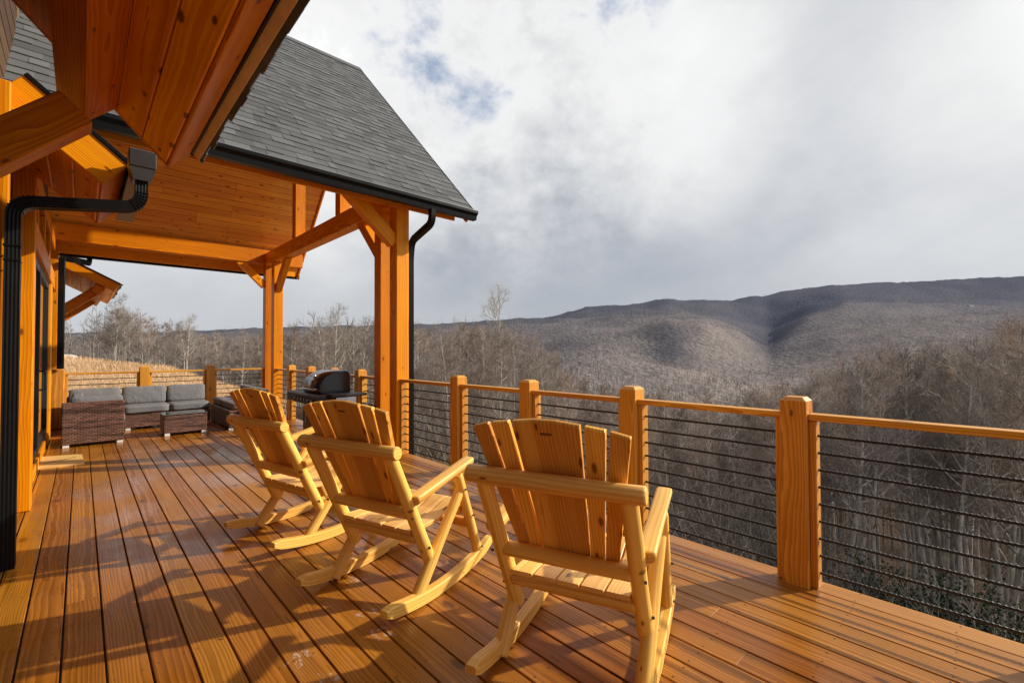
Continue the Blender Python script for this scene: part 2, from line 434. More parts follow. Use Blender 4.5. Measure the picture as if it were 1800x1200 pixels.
    tr.links.new(c, bg.inputs[0])
make_world()
scene.view_settings.view_transform = 'Standard'; scene.view_settings.look = 'None'
scene.view_settings.exposure = 0; scene.view_settings.gamma = 1
scene.render.engine = 'CYCLES'
scene.cycles.max_bounces = 8; scene.cycles.diffuse_bounces = 5; scene.cycles.glossy_bounces = 3
scene.cycles.use_denoising = True
scene.cycles.sample_clamp_indirect = 6

# ------------------------------------------------------------------ terrain
def polar(x, y):
    dx, dy = x, y
    a = dx * R0.x + dy * R0.y; D = dx * Fv.x + dy * Fv.y
    return a, D
def interp(x, xs, ys): return np.interp(x, xs, ys)
PX = np.array([-400, 100, 300, 470, 700, 950, 1200, 1450, 1640, 1800, 2600], float)
DK = np.array([0, 8, 15, 30, 60, 120, 260], float)
HT = np.array([
    [-1.4, -1.3, -.7, 1.3, 2.0, 0, -8],
    [-1.5, -1.3, -.8, 1.0, .9, -4, -14],
    [-1.8, -1.6, -1.2, .25, -2.2, -10, -22],
    [-2.0, -2.0, -2.0, -1.6, -6, -17, -30],
    [-2.3, -2.6, -3.0, -4.6, -11, -25, -42],
    [-2.5, -3.0, -4.0, -7.0, -15, -31, -50],
    [-2.5, -4.0, -5.6, -10.5, -20, -38, -58],
    [-2.5, -5.0, -8.0, -13.5, -24, -42, -62],
    [-2.5, -5.5, -9.2, -15.5, -27, -44, -60],
    [-2.5, -6.0, -10.5, -17.0, -28, -42, -55],
    [-2.5, -6.0, -11, -18.5, -30, -42, -55]])
# hills: pixel heights at which each fold of the hills shows, per column, at growing distance
HD = np.array([260, 500, 800, 1200, 1750, 2600, 3600], float)
HPX = np.array([-300, 100, 360, 420, 560, 720, 800, 900, 960, 1000, 1030, 1090, 1130, 1175, 1240, 1293, 1350, 1420, 1483, 1560, 1600, 1700, 1800, 2400], float)
L1 = np.array([640, 628, 630, 632, 640, 650, 655, 660, 662, 664, 666, 670, 674, 678, 684, 688, 690, 690, 690, 688, 686, 684, 682, 680], float)
L2 = np.array([606, 606, 602, 600, 600, 604, 606, 610, 613, 616, 618, 624, 628, 634, 644, 655, 662, 650, 634, 615, 609, 602, 600, 600], float)
L3 = np.array([598, 596, 592, 590, 588, 588, 588, 586, 588, 590, 589, 584, 578, 569, 566, 584, 622, 606, 590, 572, 568, 561, 557, 556], float)
L4 = np.array([592, 588, 586, 582, 578, 577, 576, 571, 566, 562, 560, 558, 555, 553, 556, 575, 600, 558, 535, 535, 537, 541, 541, 540], float)
L5 = np.array([590, 584, 581, 577, 574, 571, 569, 562, 559.5, 551, 540, 538.5, 533, 526.5, 528.5, 529.5, 520, 508.5, 502, 500, 498.5, 493.5, 489, 480], float)
def hill_h(px, D):
    lv = [interp(px, PX, HT[:, 6])]
    for L, d in zip((L1, L2, L3, L4, L5), HD[1:6]): lv.append(1.4 + d * (616 - interp(px, HPX, L)) / 802)
    lv.append(lv[-1] * .82 - 30)
    for k in range(6):
        if D <= HD[k + 1]:
            u = (D - HD[k]) / (HD[k + 1] - HD[k]); u = u * u * (3 - 2 * u) * .6 + u * .4
            return lv[k] * (1 - u) + lv[k + 1] * u
    return lv[-1]
def ground_h(x, y):
    a, D = polar(x, y)
    Dc = max(D, 1.0, .6 * abs(a)); px = 900 + 802 * max(-2.2, min(2.2, a / Dc))
    D = Dc
    if D <= 260:
        row = [interp(px, PX, HT[:, k]) for k in range(7)]
        h = float(np.interp(D, DK, row))
    else: h = hill_h(px, D)
    n = mnoise.fractal(Vector((x, y, 0)) * .09, 1.0, 2.0, 4)
    h += .28 * n * min(1, D / 14)
    if D > 40:
        s = min(1, (D - 40) / 300)
        h += s * 9 * mnoise.fractal(Vector((x, y, 3)) * .008, 1.0, 2.1, 4) * min(1.5, D / 700)
    return h

def heightfield(name, us, Ds, mat_, attr=None):
    """sheet over a fan of directions seen from the deck"""
    V = []; F = []; A = []
    for D in Ds:
        for u in us:
            x = Fv.x * D + R0.x * u * D; y = Fv.y * D + R0.y * u * D
            V.append((x, y, ground_h(x, y)))
            if attr: A.append(attr(x, y, u, D))
    n = len(us)
    for i in range(len(Ds) - 1):
        for j in range(n - 1):
            F.append((i * n + j, i * n + j + 1, (i + 1) * n + j + 1, (i + 1) * n + j))
    me = bpy.data.meshes.new(name); me.from_pydata(V, [], F); smooth_poly(me, True)
    if attr:
        a = me.attributes.new('field', 'FLOAT', 'POINT'); a.data.foreach_set('value', np.array(A, dtype=np.float32))
    me.materials.append(mat_)
    o = bpy.data.objects.new(name, me); COL.objects.link(o); return o

def mat_ground():
    m = mat('ground'); t = NT(m); pos = t.n('NewGeometry').outputs['Position']
    n1 = t.noise(pos, .35, 5, .6); n2 = t.noise(pos, 4.0, 4, .7); n3 = t.noise(pos, 22, 3, .7)
    litter = t.mix(n2, (.028, .018, .012), (.085, .050, .030)); litter = t.mix(t.step(n3, .5, .75), litter, (.13, .080, .050))
    straw = t.mix(n2, (.50, .32, .175), (.70, .50, .31)); straw = t.mix(t.step(n1, .42, .62), straw, (.42, .25, .14))
    straw = t.mix(t.math('MULTIPLY', t.step(n3, .5, .75), .5), straw, (.68, .49, .29))
    f = t.attr('field').outputs['Fac']
    c = t.mix(t.step(t.math('ADD', f, t.math('MULTIPLY_ADD', n1, .5, -.25)), .35, .65), litter, straw)
    t.bsdf(c, .95, t.bump(t.math('ADD', n2, n3), .8, .12), .1); return m

def field_mask(x, y, u, D):
    px = 900 + 802 * u
    a = 1 - min(1, max(0, (px - 440) / 110))
    a *= 1 if D < 30 else max(0, 1 - (D - 30) / 12)
    b = .75 * math.exp(-((px - 800) / 260) ** 2) * (1 if D < 20 else max(0, 1 - (D - 20) / 10))
    return max(a, b)
us = np.concatenate([np.linspace(-2.6, -1.25, 8), np.linspace(-1.2, 1.2, 90), np.linspace(1.3, 2.6, 8)])
g = heightfield('ground', us, np.concatenate([np.linspace(-1, 1.5, 4), np.linspace(2, 40, 60), np.geomspace(41.5, 262, 36)]), mat_ground(), field_mask)
tag(g, kind='structure')

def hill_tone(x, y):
    """woodland kind plus painted hill light and shade: 1 = pale, 0 = dark"""
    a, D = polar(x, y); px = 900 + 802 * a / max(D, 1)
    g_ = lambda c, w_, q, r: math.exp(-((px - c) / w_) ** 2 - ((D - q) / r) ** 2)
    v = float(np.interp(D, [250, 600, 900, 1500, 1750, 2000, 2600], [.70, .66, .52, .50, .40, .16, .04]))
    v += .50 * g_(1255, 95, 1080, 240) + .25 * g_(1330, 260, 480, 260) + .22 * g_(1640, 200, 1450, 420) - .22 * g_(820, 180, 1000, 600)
    v -= .75 * g_(1180, 42, 960, 190) + .60 * g_(1350, 36, 1480, 360) + .30 * g_(1420, 60, 1950, 260) + .30 * g_(1000, 45, 900, 180)  # evergreen stands, plus valley shade painted into the colour
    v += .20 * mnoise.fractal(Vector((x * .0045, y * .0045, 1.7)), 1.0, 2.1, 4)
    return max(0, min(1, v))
def mat_hill():
    m = mat('hill_woods'); t = NT(m); pos = t.n('NewGeometry').outputs['Position']
    sc = t.scale(pos, (1, 1, .35))
    n1 = t.noise(pos, .0045, 4, .6); n2 = t.noise(pos, .03, 5, .65); n3 = t.noise(sc, .16, 3, .7)
    vor = t.n('TexVoronoi'); t.l(sc, vor.inputs['Vector']); vor.inputs['Scale'].default_value = .085
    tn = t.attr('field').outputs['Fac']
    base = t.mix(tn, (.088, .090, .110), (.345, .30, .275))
    c = t.mix(n2, t.mix(1.0, base, (.68, .68, .70), 'MULTIPLY'), base)
    c = t.mix(t.math('MULTIPLY', t.step(vor.outputs['Distance'], .25, .75), .5), c, t.mix(1.0, base, (.52, .52, .55), 'MULTIPLY'))
    c = t.mix(t.step(n3, .52, .78), c, t.mix(1.0, base, (1.18, 1.17, 1.15), 'MULTIPLY'))
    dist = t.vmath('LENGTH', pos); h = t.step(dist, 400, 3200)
    c = t.mix(t.math('MULTIPLY', h, .62), c, (.112, .124, .168))  # aerial haze painted into the colour by distance
    t.bsdf(c, 1.0, t.bump(t.math('ADD', n3, vor.outputs['Distance']), .9, 4.0), .0)
    return m
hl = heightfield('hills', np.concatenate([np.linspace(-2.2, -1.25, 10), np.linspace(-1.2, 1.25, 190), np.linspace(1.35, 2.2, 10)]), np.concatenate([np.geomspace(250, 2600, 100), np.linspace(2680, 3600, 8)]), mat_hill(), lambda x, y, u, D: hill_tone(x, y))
tag(hl, kind='structure')

# ------------------------------------------------------------------ trees
def mat_bark(name, lo, hi, tint=True):
    m = mat(name); t = NT(m); co = t.n('TexCoord').outputs['Object']
    n1 = t.noise(t.scale(co, (6, 6, 1.2)), 1.0, 5, .7); n2 = t.noise(co, 1.1, 3)
    c = t.mix(t.step(n1, .3, .7), lo, hi); c = t.mix(t.math('MULTIPLY', t.step(n2, .5, .7), .5), c, tuple(q * 1.35 for q in hi))
    if tint:
        ri = t.n('ObjectInfo').outputs['Random']; hs = t.n('HueSaturation'); t.put(hs.inputs['Color'], c)
        t.put(hs.inputs['Value'], t.math('MULTIPLY_ADD', ri, .7, .65)); t.put(hs.inputs['Saturation'], t.math('MULTIPLY_ADD', t.math('FRACT', t.math('MULTIPLY', ri, 7.7)), .6, .7)); c = hs.outputs[0]
    t.bsdf(c, .9, t.bump(n1, .5, .03), .15); return m
M['bark'] = mat_bark('grey_bark', (.20, .178, .155), (.50, .455, .40))
M['twig'] = mat_bark('brown_twigs', (.18, .153, .136), (.38, .33, .295))
M['twigred'] = mat_bark('russet_twigs', (.20, .153, .130), (.39, .31, .265))
M['twigpale'] = mat_bark('pale_twigs', (.28, .24, .195), (.48, .43, .36))

class Tubes:
    def __init__(s): s.v = []; s.f = []; s.nv = 0
    def add(s, P, rad, k):
        P = np.asarray(P, float); n = len(P)
        T = np.gradient(P, axis=0); T /= np.linalg.norm(T, axis=1)[:, None] + 1e-9
        ref = np.array([.31, .17, .93]) if abs(T[0, 2]) < .8 else np.array([.9, .3, .1])
        X = np.cross(T, ref); X /= np.linalg.norm(X, axis=1)[:, None] + 1e-9
        Y = np.cross(T, X)
        ang = np.arange(k) * 2 * math.pi / k
        ring = P[:, None, :] + np.asarray(rad)[:, None, None] * (X[:, None, :] * np.cos(ang)[None, :, None] + Y[:, None, :] * np.sin(ang)[None, :, None])
        s.v.append(ring.reshape(-1, 3))
        i = np.arange(n - 1)[:, None] * k + np.arange(k)[None, :]
        j = np.arange(n - 1)[:, None] * k + (np.arange(k)[None, :] + 1) % k
        q = np.stack([i, j, j + k, i + k], -1).reshape(-1, 4) + s.nv
        s.f.append(q); s.nv += n * k
    def mesh(s, name, mat_):
        return np_mesh(name, np.concatenate(s.v), np.concatenate(s.f), mat_, True)

def np_mesh(name, V, Q, mat_, smooth=False, tint=None):
    me = bpy.data.meshes.new(name); k = Q.shape[1]
    me.vertices.add(len(V)); me.vertices.foreach_set('co', V.astype(np.float32).ravel())
    me.loops.add(Q.size); me.loops.foreach_set('vertex_index', Q.astype(np.int32).ravel())
    me.polygons.add(len(Q)); me.polygons.foreach_set('loop_start', np.arange(0, Q.size, k, dtype=np.int32))
    me.polygons.foreach_set('loop_total', np.full(len(Q), k, dtype=np.int32))
    if smooth: me.polygons.foreach_set('use_smooth', np.ones(len(Q), dtype=bool))
    if tint is not None:
        a = me.attributes.new('tint', 'FLOAT', 'POINT'); a.data.foreach_set('value', tint.astype(np.float32))
    me.update(calc_edges=True); me.materials.append(mat_)
    return me

def limb(rng, p, d, L, n, up, wob):
    pts = [p]; d = d / np.linalg.norm(d)
    for i in range(n):
        d = d + rng.normal(0, wob, 3) + np.array([0, 0, up]); d /= np.linalg.norm(d)
        pts.append(pts[-1] + d * L / n)
    return np.array(pts)
def side_dir(rng, t, ang):
    a = np.cross(t, [.3, .2, .9]) if abs(t[2]) < .9 else np.cross(t, [1, 0, 0])
    a /= np.linalg.norm(a); b = np.cross(t, a); ph = rng.uniform(0, 2 * math.pi)
    s_ = a * math.cos(ph) + b * math.sin(ph)
    return t * math.cos(ang) + s_ * math.sin(ang)

def grow(seed, H, c0, spread, n1, dense, r0):
    """bare hardwood: trunk + scaffold limbs in one mesh, branches and twigs in the other"""
    rng = np.random.default_rng(seed); T = Tubes(); Cw = Tubes()
    lean = rng.normal(0, .03, 3); lean[2] = 1
    tr = limb(rng, np.zeros(3), lean, H, 12, .05, .035); tr[0, 2] = -.8
    fr = np.linspace(0, 1, 13); rad = r0 * (1 - fr) ** .8 + .012; rad[0] *= 1.35
    T.add(tr, rad, 8)
    def at(P, f):
        x = f * (len(P) - 1); i = min(int(x), len(P) - 2); u = x - i
        return P[i] * (1 - u) + P[i + 1] * u, (P[i + 1] - P[i]) / (np.linalg.norm(P[i + 1] - P[i]) + 1e-9)
    for i in range(n1):
        f = c0 + (0.97 - c0) * (i + rng.uniform(0, .8)) / n1
        p, t = at(tr, f); k = (f - c0) / (1 - c0)
        L = H * spread * (1 - .62 * k) * rng.uniform(.65, 1.15)
        b1 = limb(rng, p, side_dir(rng, t, R(rng.uniform(38, 68) - 18 * k)), L, 7, .12, .13)
        rb = max(.018, r0 * (1 - f) ** .8 * .55); q = np.linspace(0, 1, 8)
        T.add(b1, rb * (1 - q) ** .9 + .010, 5)
        for j in range(int(6 * dense) + 1):
            f2 = rng.uniform(.22, .98); p2, t2 = at(b1, f2)
            L2_ = L * (.62 - .32 * f2) * rng.uniform(.6, 1.2)
            b2 = limb(rng, p2, side_dir(rng, t2, R(rng.uniform(28, 62))), L2_, 5, .11, .16)
            r2 = max(.014, rb * (1 - f2) * .5); q = np.linspace(0, 1, 6)
            Cw.add(b2, r2 * (1 - q) + .0075, 4)
            for k3 in range(int(5 * dense) + 1):
                f3 = rng.uniform(.15, 1); p3, t3 = at(b2, f3)
                L3_ = max(.5, L2_ * .5) * rng.uniform(.5, 1.2)
                b3 = limb(rng, p3, side_dir(rng, t3, R(rng.uniform(25, 60))), L3_, 3, .10, .18)
                Cw.add(b3, np.linspace(.0095, .006, 4), 3)
                for k4 in range(int(1.5 * dense)):
                    p4, t4 = at(b3, rng.uniform(.2, 1))
                    b4 = limb(rng, p4, side_dir(rng, t4, R(rng.uniform(25, 55))), rng.uniform(.3, .75), 2, .10, .14)
                    Cw.add(b4, np.linspace(.0075, .0045, 3), 3)
    return T, Cw

KINDS = []
for i, (H, c0, spd, n1, dn, r0, tw) in enumerate([
        (16, .34, .27, 19, 1.0, .13, 'twig'), (18, .42, .23, 18, 1.0, .15, 'twig'), (15, .28, .30, 19, 1.05, .12, 'twigred'), (14, .24, .33, 19, 1.1, .12, 'twigred'),
        (17, .38, .24, 17, .9, .13, 'twigpale'), (12, .18, .26, 17, .9, .07, 'twig'), (10, .15, .24, 15, .85, .05, 'twigred'), (18, .22, .36, 20, 1.1, .20, 'twigpale'), (19, .45, .22, 16, .9, .13, 'twigpale')]):
    T, Cw = grow(100 + i, H, c0, spd, n1, dn, r0)
    KINDS.append((H, T.mesh('trunk', M['bark']), Cw.mesh('crown', M[tw])))
def plant(kind, x, y, height, name, label, group=None, rz=None, sx=1.0):
    H, tm, cm = KINDS[kind]; s_ = height / H
    o = empty(name, (x, y, ground_h(x, y)), label, 'tree', group, random.uniform(0, 6.28) if rz is None else rz)
    o.scale = (s_ * sx, s_ * sx, s_)
    for nm, me in (('trunk', tm), ('crown', cm)):
        c = bpy.data.objects.new(nm, me); COL.objects.link(c); c.parent = o
    return o
def spot(px, D):
    u = (px - 900) / 802
    return Fv.x * D + R0.x * u * D, Fv.y * D + R0.y * u * D
def height_to(px, D, ytop):
    """tree height that brings a crown standing at this spot up to a given sight line"""
    x, y = spot(px, D); return 1.4 + D * (617 - ytop) / 802 - ground_h(x, y)

# trees one can tell apart
for (px, D, yt, kind, name, label) in (
        (872, 46, 516, 7, 'tall_bare_tree', 'tall pale bare tree standing up above the brown crowns right of the near porch post'),
        (200, 47, 520, 7, 'old_field_tree', 'tall forked bare tree at the left of the straw field, beside the house corner'),
        (326, 44, 556, 7, 'field_edge_tree', 'pale bare tree with one thick trunk at the middle of the straw field edge'),
        (582, 40, 543, 7, 'broad_bare_tree', 'wide round-crowned bare tree seen between the two pairs of porch posts, behind the grill'),
        (425, 40, 585, 3, 'russet_bare_tree', 'low spreading reddish bare tree just left of the far porch post')):
    x, y = spot(px, D); plant(kind, x, y, height_to(px, D, yt), name, label, None, 1.0, .95 if name == 'tall_bare_tree' else 1.25)

TOPX = [60, 130, 200, 300, 380, 460, 520, 600, 680, 760, 830, 900, 950, 1000, 1060, 1150, 1250, 1330, 1420, 1500, 1580, 1660, 1740, 1850, 2100]
TOPY = [560, 560, 545, 565, 585, 590, 580, 566, 574, 582, 574, 585, 604, 648, 676, 698, 704, 698, 676, 648, 638, 626, 608, 598, 590]
G = (('bare trees along the far edge of the straw field', 'bare tree along the far edge of the straw field, left of the porch posts'),
     ('bare trees behind the porch posts', 'bare winter tree in the woods seen between the far and the near porch posts'),
     ('bare trees below the right-hand railing', 'bare winter tree in the woods below the right-hand railing'))
rt = random.Random(5)
count = 0
for i in range(312):
    if i < 78: px = rt.uniform(90, 465); D = rt.uniform(40, 66); gi = 0
    elif i < 120: px = rt.uniform(470, 715); D = rt.uniform(36, 70); gi = 1
    else:
        px = rt.uniform(720, 1900); D = (rt.uniform(30, 62) if i % 3 else rt.uniform(25, 36)); gi = 2
        if px > 1250 and i % 4 == 0: D = rt.uniform(22, 32)
    yt = np.interp(px, TOPX, TOPY) + rt.uniform(-4, 34) * (1 if D < 45 else .7)
    h = height_to(px, D, yt)
    if h < 4.5 or h > 24: continue
    kind = rt.choice([5, 6, 6]) if h < 9 else rt.choice([0, 1, 2, 3, 4, 8, 2, 0]) if gi else rt.choice([0, 4, 7, 8, 2, 4])
    x, y = spot(px, D)
    plant(kind, x, y, h, 'bare_tree', G[gi][1], G[gi][0], None, rt.uniform(1.1, 1.5) if gi < 2 else rt.uniform(.95, 1.2)); count += 1

# the woods beyond: nobody could count them
def mat_woods(name, lo, hi, haze=(0, 1, 0)):
    m = mat(name); t = NT(m); tn = t.attr('tint').outputs['Fac']; pos = t.n('NewGeometry').outputs['Position']
    n = t.noise(pos, .012, 3); c = t.mix(tn, lo, hi); c = t.mix(t.math('MULTIPLY', t.step(n, .5, .65), .5), c, tuple(q * .55 for q in lo))
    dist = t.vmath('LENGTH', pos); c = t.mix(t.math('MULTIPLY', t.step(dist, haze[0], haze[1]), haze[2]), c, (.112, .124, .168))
    t.bsdf(c, 1.0, None, .0); return m
def ribbons(seed, H, nl, nt, wd, trunk=True):
    """light tree of flat ribbons, for woods 60 m and more away"""
    rng = np.random.default_rng(seed); V = []; Q = []
    def rib(a, b, w0, w1):
        t = b - a; s_ = np.cross(t, rng.normal(size=3)); s_ /= np.linalg.norm(s_) + 1e-9
        k = len(V); V.extend([a - s_ * w0, a + s_ * w0, b + s_ * w1, b - s_ * w1]); Q.append((k, k + 1, k + 2, k + 3))
    top = np.array([rng.normal(0, .4), rng.normal(0, .4), H])
    if trunk: rib(np.array([0, 0, -1.0]), top * .6, wd * 2.2, wd * 1.4)
    rib(top * .6, top, wd * 1.2, wd * .5)
    for i in range(nl):
        f = .35 + .62 * i / nl; p = top * f; a = rng.uniform(0, 6.28); e = R(rng.uniform(30, 60))
        L = H * .26 * (1.25 - f) * rng.uniform(.7, 1.2)
        q = p + L * np.array([math.cos(a) * math.cos(e), math.sin(a) * math.cos(e), math.sin(e)])
        rib(p, q, wd * .8, wd * .35)
        for j in range(nt):
            p2 = p + (q - p) * rng.uniform(.25, 1); dd = (q - p) / L + rng.normal(0, .55, 3) + np.array([0, 0, .45]); dd /= np.linalg.norm(dd)
            rib(p2, p2 + dd * L * rng.uniform(.3, .6), wd * .42, wd * .22)
    return np.array(V), np.array(Q)
def scatter(name, protos, pts, mat_, smin, smax, tone=None):
    Vs = []; Qs = []; Ts = []; nv = 0
    for (x, y, z) in pts:
        V, Q = protos[RNG.integers(len(protos))]
        a = RNG.uniform(0, 6.28); s_ = RNG.uniform(smin, smax); c, sn = math.cos(a), math.sin(a)
        W = np.empty_like(V); W[:, 0] = (V[:, 0] * c - V[:, 1] * sn) * s_ + x; W[:, 1] = (V[:, 0] * sn + V[:, 1] * c) * s_ + y; W[:, 2] = V[:, 2] * s_ + z
        Vs.append(W); Qs.append(Q + nv); Ts.append(np.full(len(V), RNG.uniform(0, 1) if tone is None else tone(x, y) + RNG.uniform(-.09, .09))); nv += len(V)
    me = np_mesh(name, np.concatenate(Vs), np.concatenate(Qs), mat_, False, np.concatenate(Ts))
    o = bpy.data.objects.new(name, me); COL.objects.link(o); return o
mid = [ribbons(40 + i, 14, 13, 9, .055) for i in range(5)]
pts = []
for i in range(2600):
    px = RNG.uniform(60, 1950); D = 60 + 240 * RNG.uniform() ** 1.5
    if px < 470 and D < 66: continue
    x, y = spot(px, D); pts.append((x, y, ground_h(x, y)))
# keep crowns in the middle distance under the sight line of the photograph's woods
keep = []
for (x, y, z) in pts:
    a, D = polar(x, y); px = 900 + 802 * a / D
    if z + 13 < 1.4 + D * (617 - (np.interp(px, TOPX, TOPY) - 4)) / 802: keep.append((x, y, z))
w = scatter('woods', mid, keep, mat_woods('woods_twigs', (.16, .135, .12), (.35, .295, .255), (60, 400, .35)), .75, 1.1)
tag(w, 'bare grey-brown woods filling the valley behind the nearer trees', 'woods', kind='stuff')

tuft = [ribbons(70 + i, 13, 10, 3, .15, False) for i in range(4)]
pts = []
for i in range(36000):
    px = RNG.uniform(40, 1900); D = 300 * (2600 / 300) ** RNG.uniform(0, 1)
    x, y = spot(px, D); pts.append((x, y, ground_h(x, y) - 4))
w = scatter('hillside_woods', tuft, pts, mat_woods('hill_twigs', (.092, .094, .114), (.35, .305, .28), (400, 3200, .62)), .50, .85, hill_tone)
tag(w, 'bare woods covering the distant grey hills across the valley', 'woods', kind='stuff')

brush = []
for k in range(6):
    rng = np.random.default_rng(300 + k); V = []; Q = []
    for q in range(11):
        p = np.array([rng.normal(0, .25), rng.normal(0, .25), -.2]); dd = np.array([rng.normal(0, .42), rng.normal(0, .42), 1.0]); L = rng.uniform(1.2, 4.2); w0 = .012
        for sgm in range(4):
            dd = dd / np.linalg.norm(dd); e = p + dd * L / 4; sd_ = np.cross(dd, rng.normal(size=3)); sd_ /= np.linalg.norm(sd_); w1 = w0 * .75; n_ = len(V)
            V += [p - sd_ * w0, p + sd_ * w0, e + sd_ * w1, e - sd_ * w1]; Q.append((n_, n_ + 1, n_ + 2, n_ + 3))
            if sgm:
                for b_ in range(2):
                    d2 = dd + rng.normal(0, .6, 3); d2 /= np.linalg.norm(d2); f = e + d2 * L * .16; n_ = len(V)
                    V += [e - sd_ * w1 * .6, e + sd_ * w1 * .6, f + sd_ * .003, f - sd_ * .003]; Q.append((n_, n_ + 1, n_ + 2, n_ + 3))
            p = e; w0 = w1; dd = dd + rng.normal(0, .22, 3)
    brush.append((np.array(V), np.array(Q)))
pts = []
for i in range(1500):
    px = RNG.uniform(640, 1950); D = 15 + 45 * RNG.uniform()
    if (px < 1000 and D < 20) or (px > 1440 and i % 3): continue
    x, y = spot(px, D); pts.append((x, y, ground_h(x, y)))
w = scatter('brush', brush, pts, mat_woods('brush_twigs', (.10, .085, .072), (.34, .30, .255), (500, 900, .1)), .7, 1.3)
tag(w, 'thin grey brush and saplings on the forest floor below the railing', 'brush', kind='stuff')

# dry grass of the field
blade_pts = []
Vs = []; Qs = []; Ts = []; nv = 0
for i in range(20000):
    if i % 5: px = RNG.uniform(70, 520); D = 12 + 24 * RNG.uniform() ** .8
    else: px = RNG.uniform(640, 1150); D = RNG.uniform(9, 24)
    x, y = spot(px, D)
    if field_mask(x, y, (px - 900) / 802, D) < .3: continue
    z = ground_h(x, y); h = RNG.uniform(.10, .28); a = RNG.uniform(0, 6.28); w_ = .006 + D * .0003; l = RNG.normal(0, .12, 2)
    c, s_ = math.cos(a) * w_, math.sin(a) * w_
    Vs.append(np.array([(x - c, y - s_, z - .05), (x + c, y + s_, z - .05), (x + c * .3 + l[0], y + s_ * .3 + l[1], z + h), (x - c * .3 + l[0], y - s_ * .3 + l[1], z + h)]))
    Qs.append(np.arange(4)[None, :] + nv); nv += 4; Ts.append(np.full(4, RNG.uniform()))
me = np_mesh('dry_grass', np.concatenate(Vs), np.concatenate(Qs), mat_woods('dry_grass_blades', (.48, .315, .17), (.68, .49, .30)), False, np.concatenate(Ts))
o = bpy.data.objects.new('dry_grass', me); COL.objects.link(o); tag(o, 'tawny dry grass on the field beyond the far railing', 'grass', kind='stuff')

# evergreen shrubs under the trees on the right
def shrub(px, D, h, wd, label, group):
    x, y = spot(px, D); rt_ = empty('evergreen_shrub', (x, y, ground_h(x, y)), label, 'shrub', group)
    rng = np.random.default_rng(int(px)); V = []; Q = []
    for i in range(900):
        th, rr, z = rng.uniform(0, 6.28), math.sqrt(rng.uniform()), rng.uniform(0, 1)
        lump = .7 + .3 * math.sin(th * 3 + px); p = np.array([math.cos(th) * rr * wd * lump * math.sqrt(1 - z * z * .7), math.sin(th) * rr * wd * lump * math.sqrt(1 - z * z * .7), h * z * (.8 + .3 * math.sin(th * 2))])
        a = rng.normal(size=3); a /= np.linalg.norm(a); b = np.cross(a, rng.normal(size=3)); b /= np.linalg.norm(b); k = len(V)
        V += [p - a * .02, p + b * .045 + a * .06, p + a * .17, p - b * .045 + a * .06]; Q.append((k, k + 1, k + 2, k + 3))
    c = bpy.data.objects.new('foliage', np_mesh('foliage', np.array(V), np.array(Q), M['leaf'])); COL.objects.link(c); c.parent = rt_
    T = Tubes()
    for i in range(6):
        T.add(limb(rng, np.zeros(3), np.array([rng.normal(0, .5), rng.normal(0, .5), 1]), h * .9, 4, .05, .15), np.linspace(.025, .01, 5), 4)
    c = bpy.data.objects.new('stem', T.mesh('stem', M['bark'])); COL.objects.link(c); c.parent = rt_
M['leaf'] = plain('evergreen_leaf', (.024, .042, .022), .8, 0, .12, nvar=.4)
for k, (px, D, h, wd) in enumerate(((1505, 22, 2.6, 1.5), (1570, 20, 2.6, 1.4), (1640, 20, 3.0, 1.6), (1715, 19, 3.0, 1.8), (1790, 18, 2.8, 1.6), (1760, 25, 3.6, 2.0), (1860, 19, 3.0, 1.8))):
    shrub(px, D, h, wd, 'dark green evergreen shrub on the forest floor below the right end of the railing', 'evergreen shrubs under the bare trees')

# pale boulder on the field, houses far up the hillside
x, y = spot(119, 36)
b = MB(); b.cushion((x - .6, y - .5, ground_h(x, y) - .3), (x + .6, y + .5, ground_h(x, y) + .38), .15, None, 6)
o = b.build('boulder', M['stone'], None, Vector((x, y, ground_h(x, y)))); tag(o, 'white boulder lying on the straw field beside the house corner', 'boulder')
for (px, py, D, s_, lb) in ((1043, 579, 980, 5, 'small white house alone on the wooded hillside, brightest of the far houses'), (1013, 573.5, 1000, 5, 'small grey-roofed house left of the white one on the hillside'),
                            (1078, 583, 960, 3.2, 'tiny pale house right of the white one on the hillside'), (1708, 551.5, 1560, 11, 'long low white house on the hill at the far right')):
    x, y = spot(px, D); z = max(ground_h(x, y) + 5, 1.4 + D * (617 - py) / 802 - s_ * .2)
    hroot = empty('hillside_house', (x, y, z), lb, 'house', None, R(-40))
    b = MB(); b.box((-s_ * .7, -s_ * .4, -9), (s_ * .7, s_ * .4, s_ * .38)); b.build('wall', M['housewhite'], hroot, ORIGIN)
    b = MB(); b.prism([(-s_ * .5, s_ * .34), (s_ * .5, s_ * .34), (0, s_ * .68)], -s_ * .78, s_ * .78, 0); b.build('roof', M['houseroof'], hroot, ORIGIN)

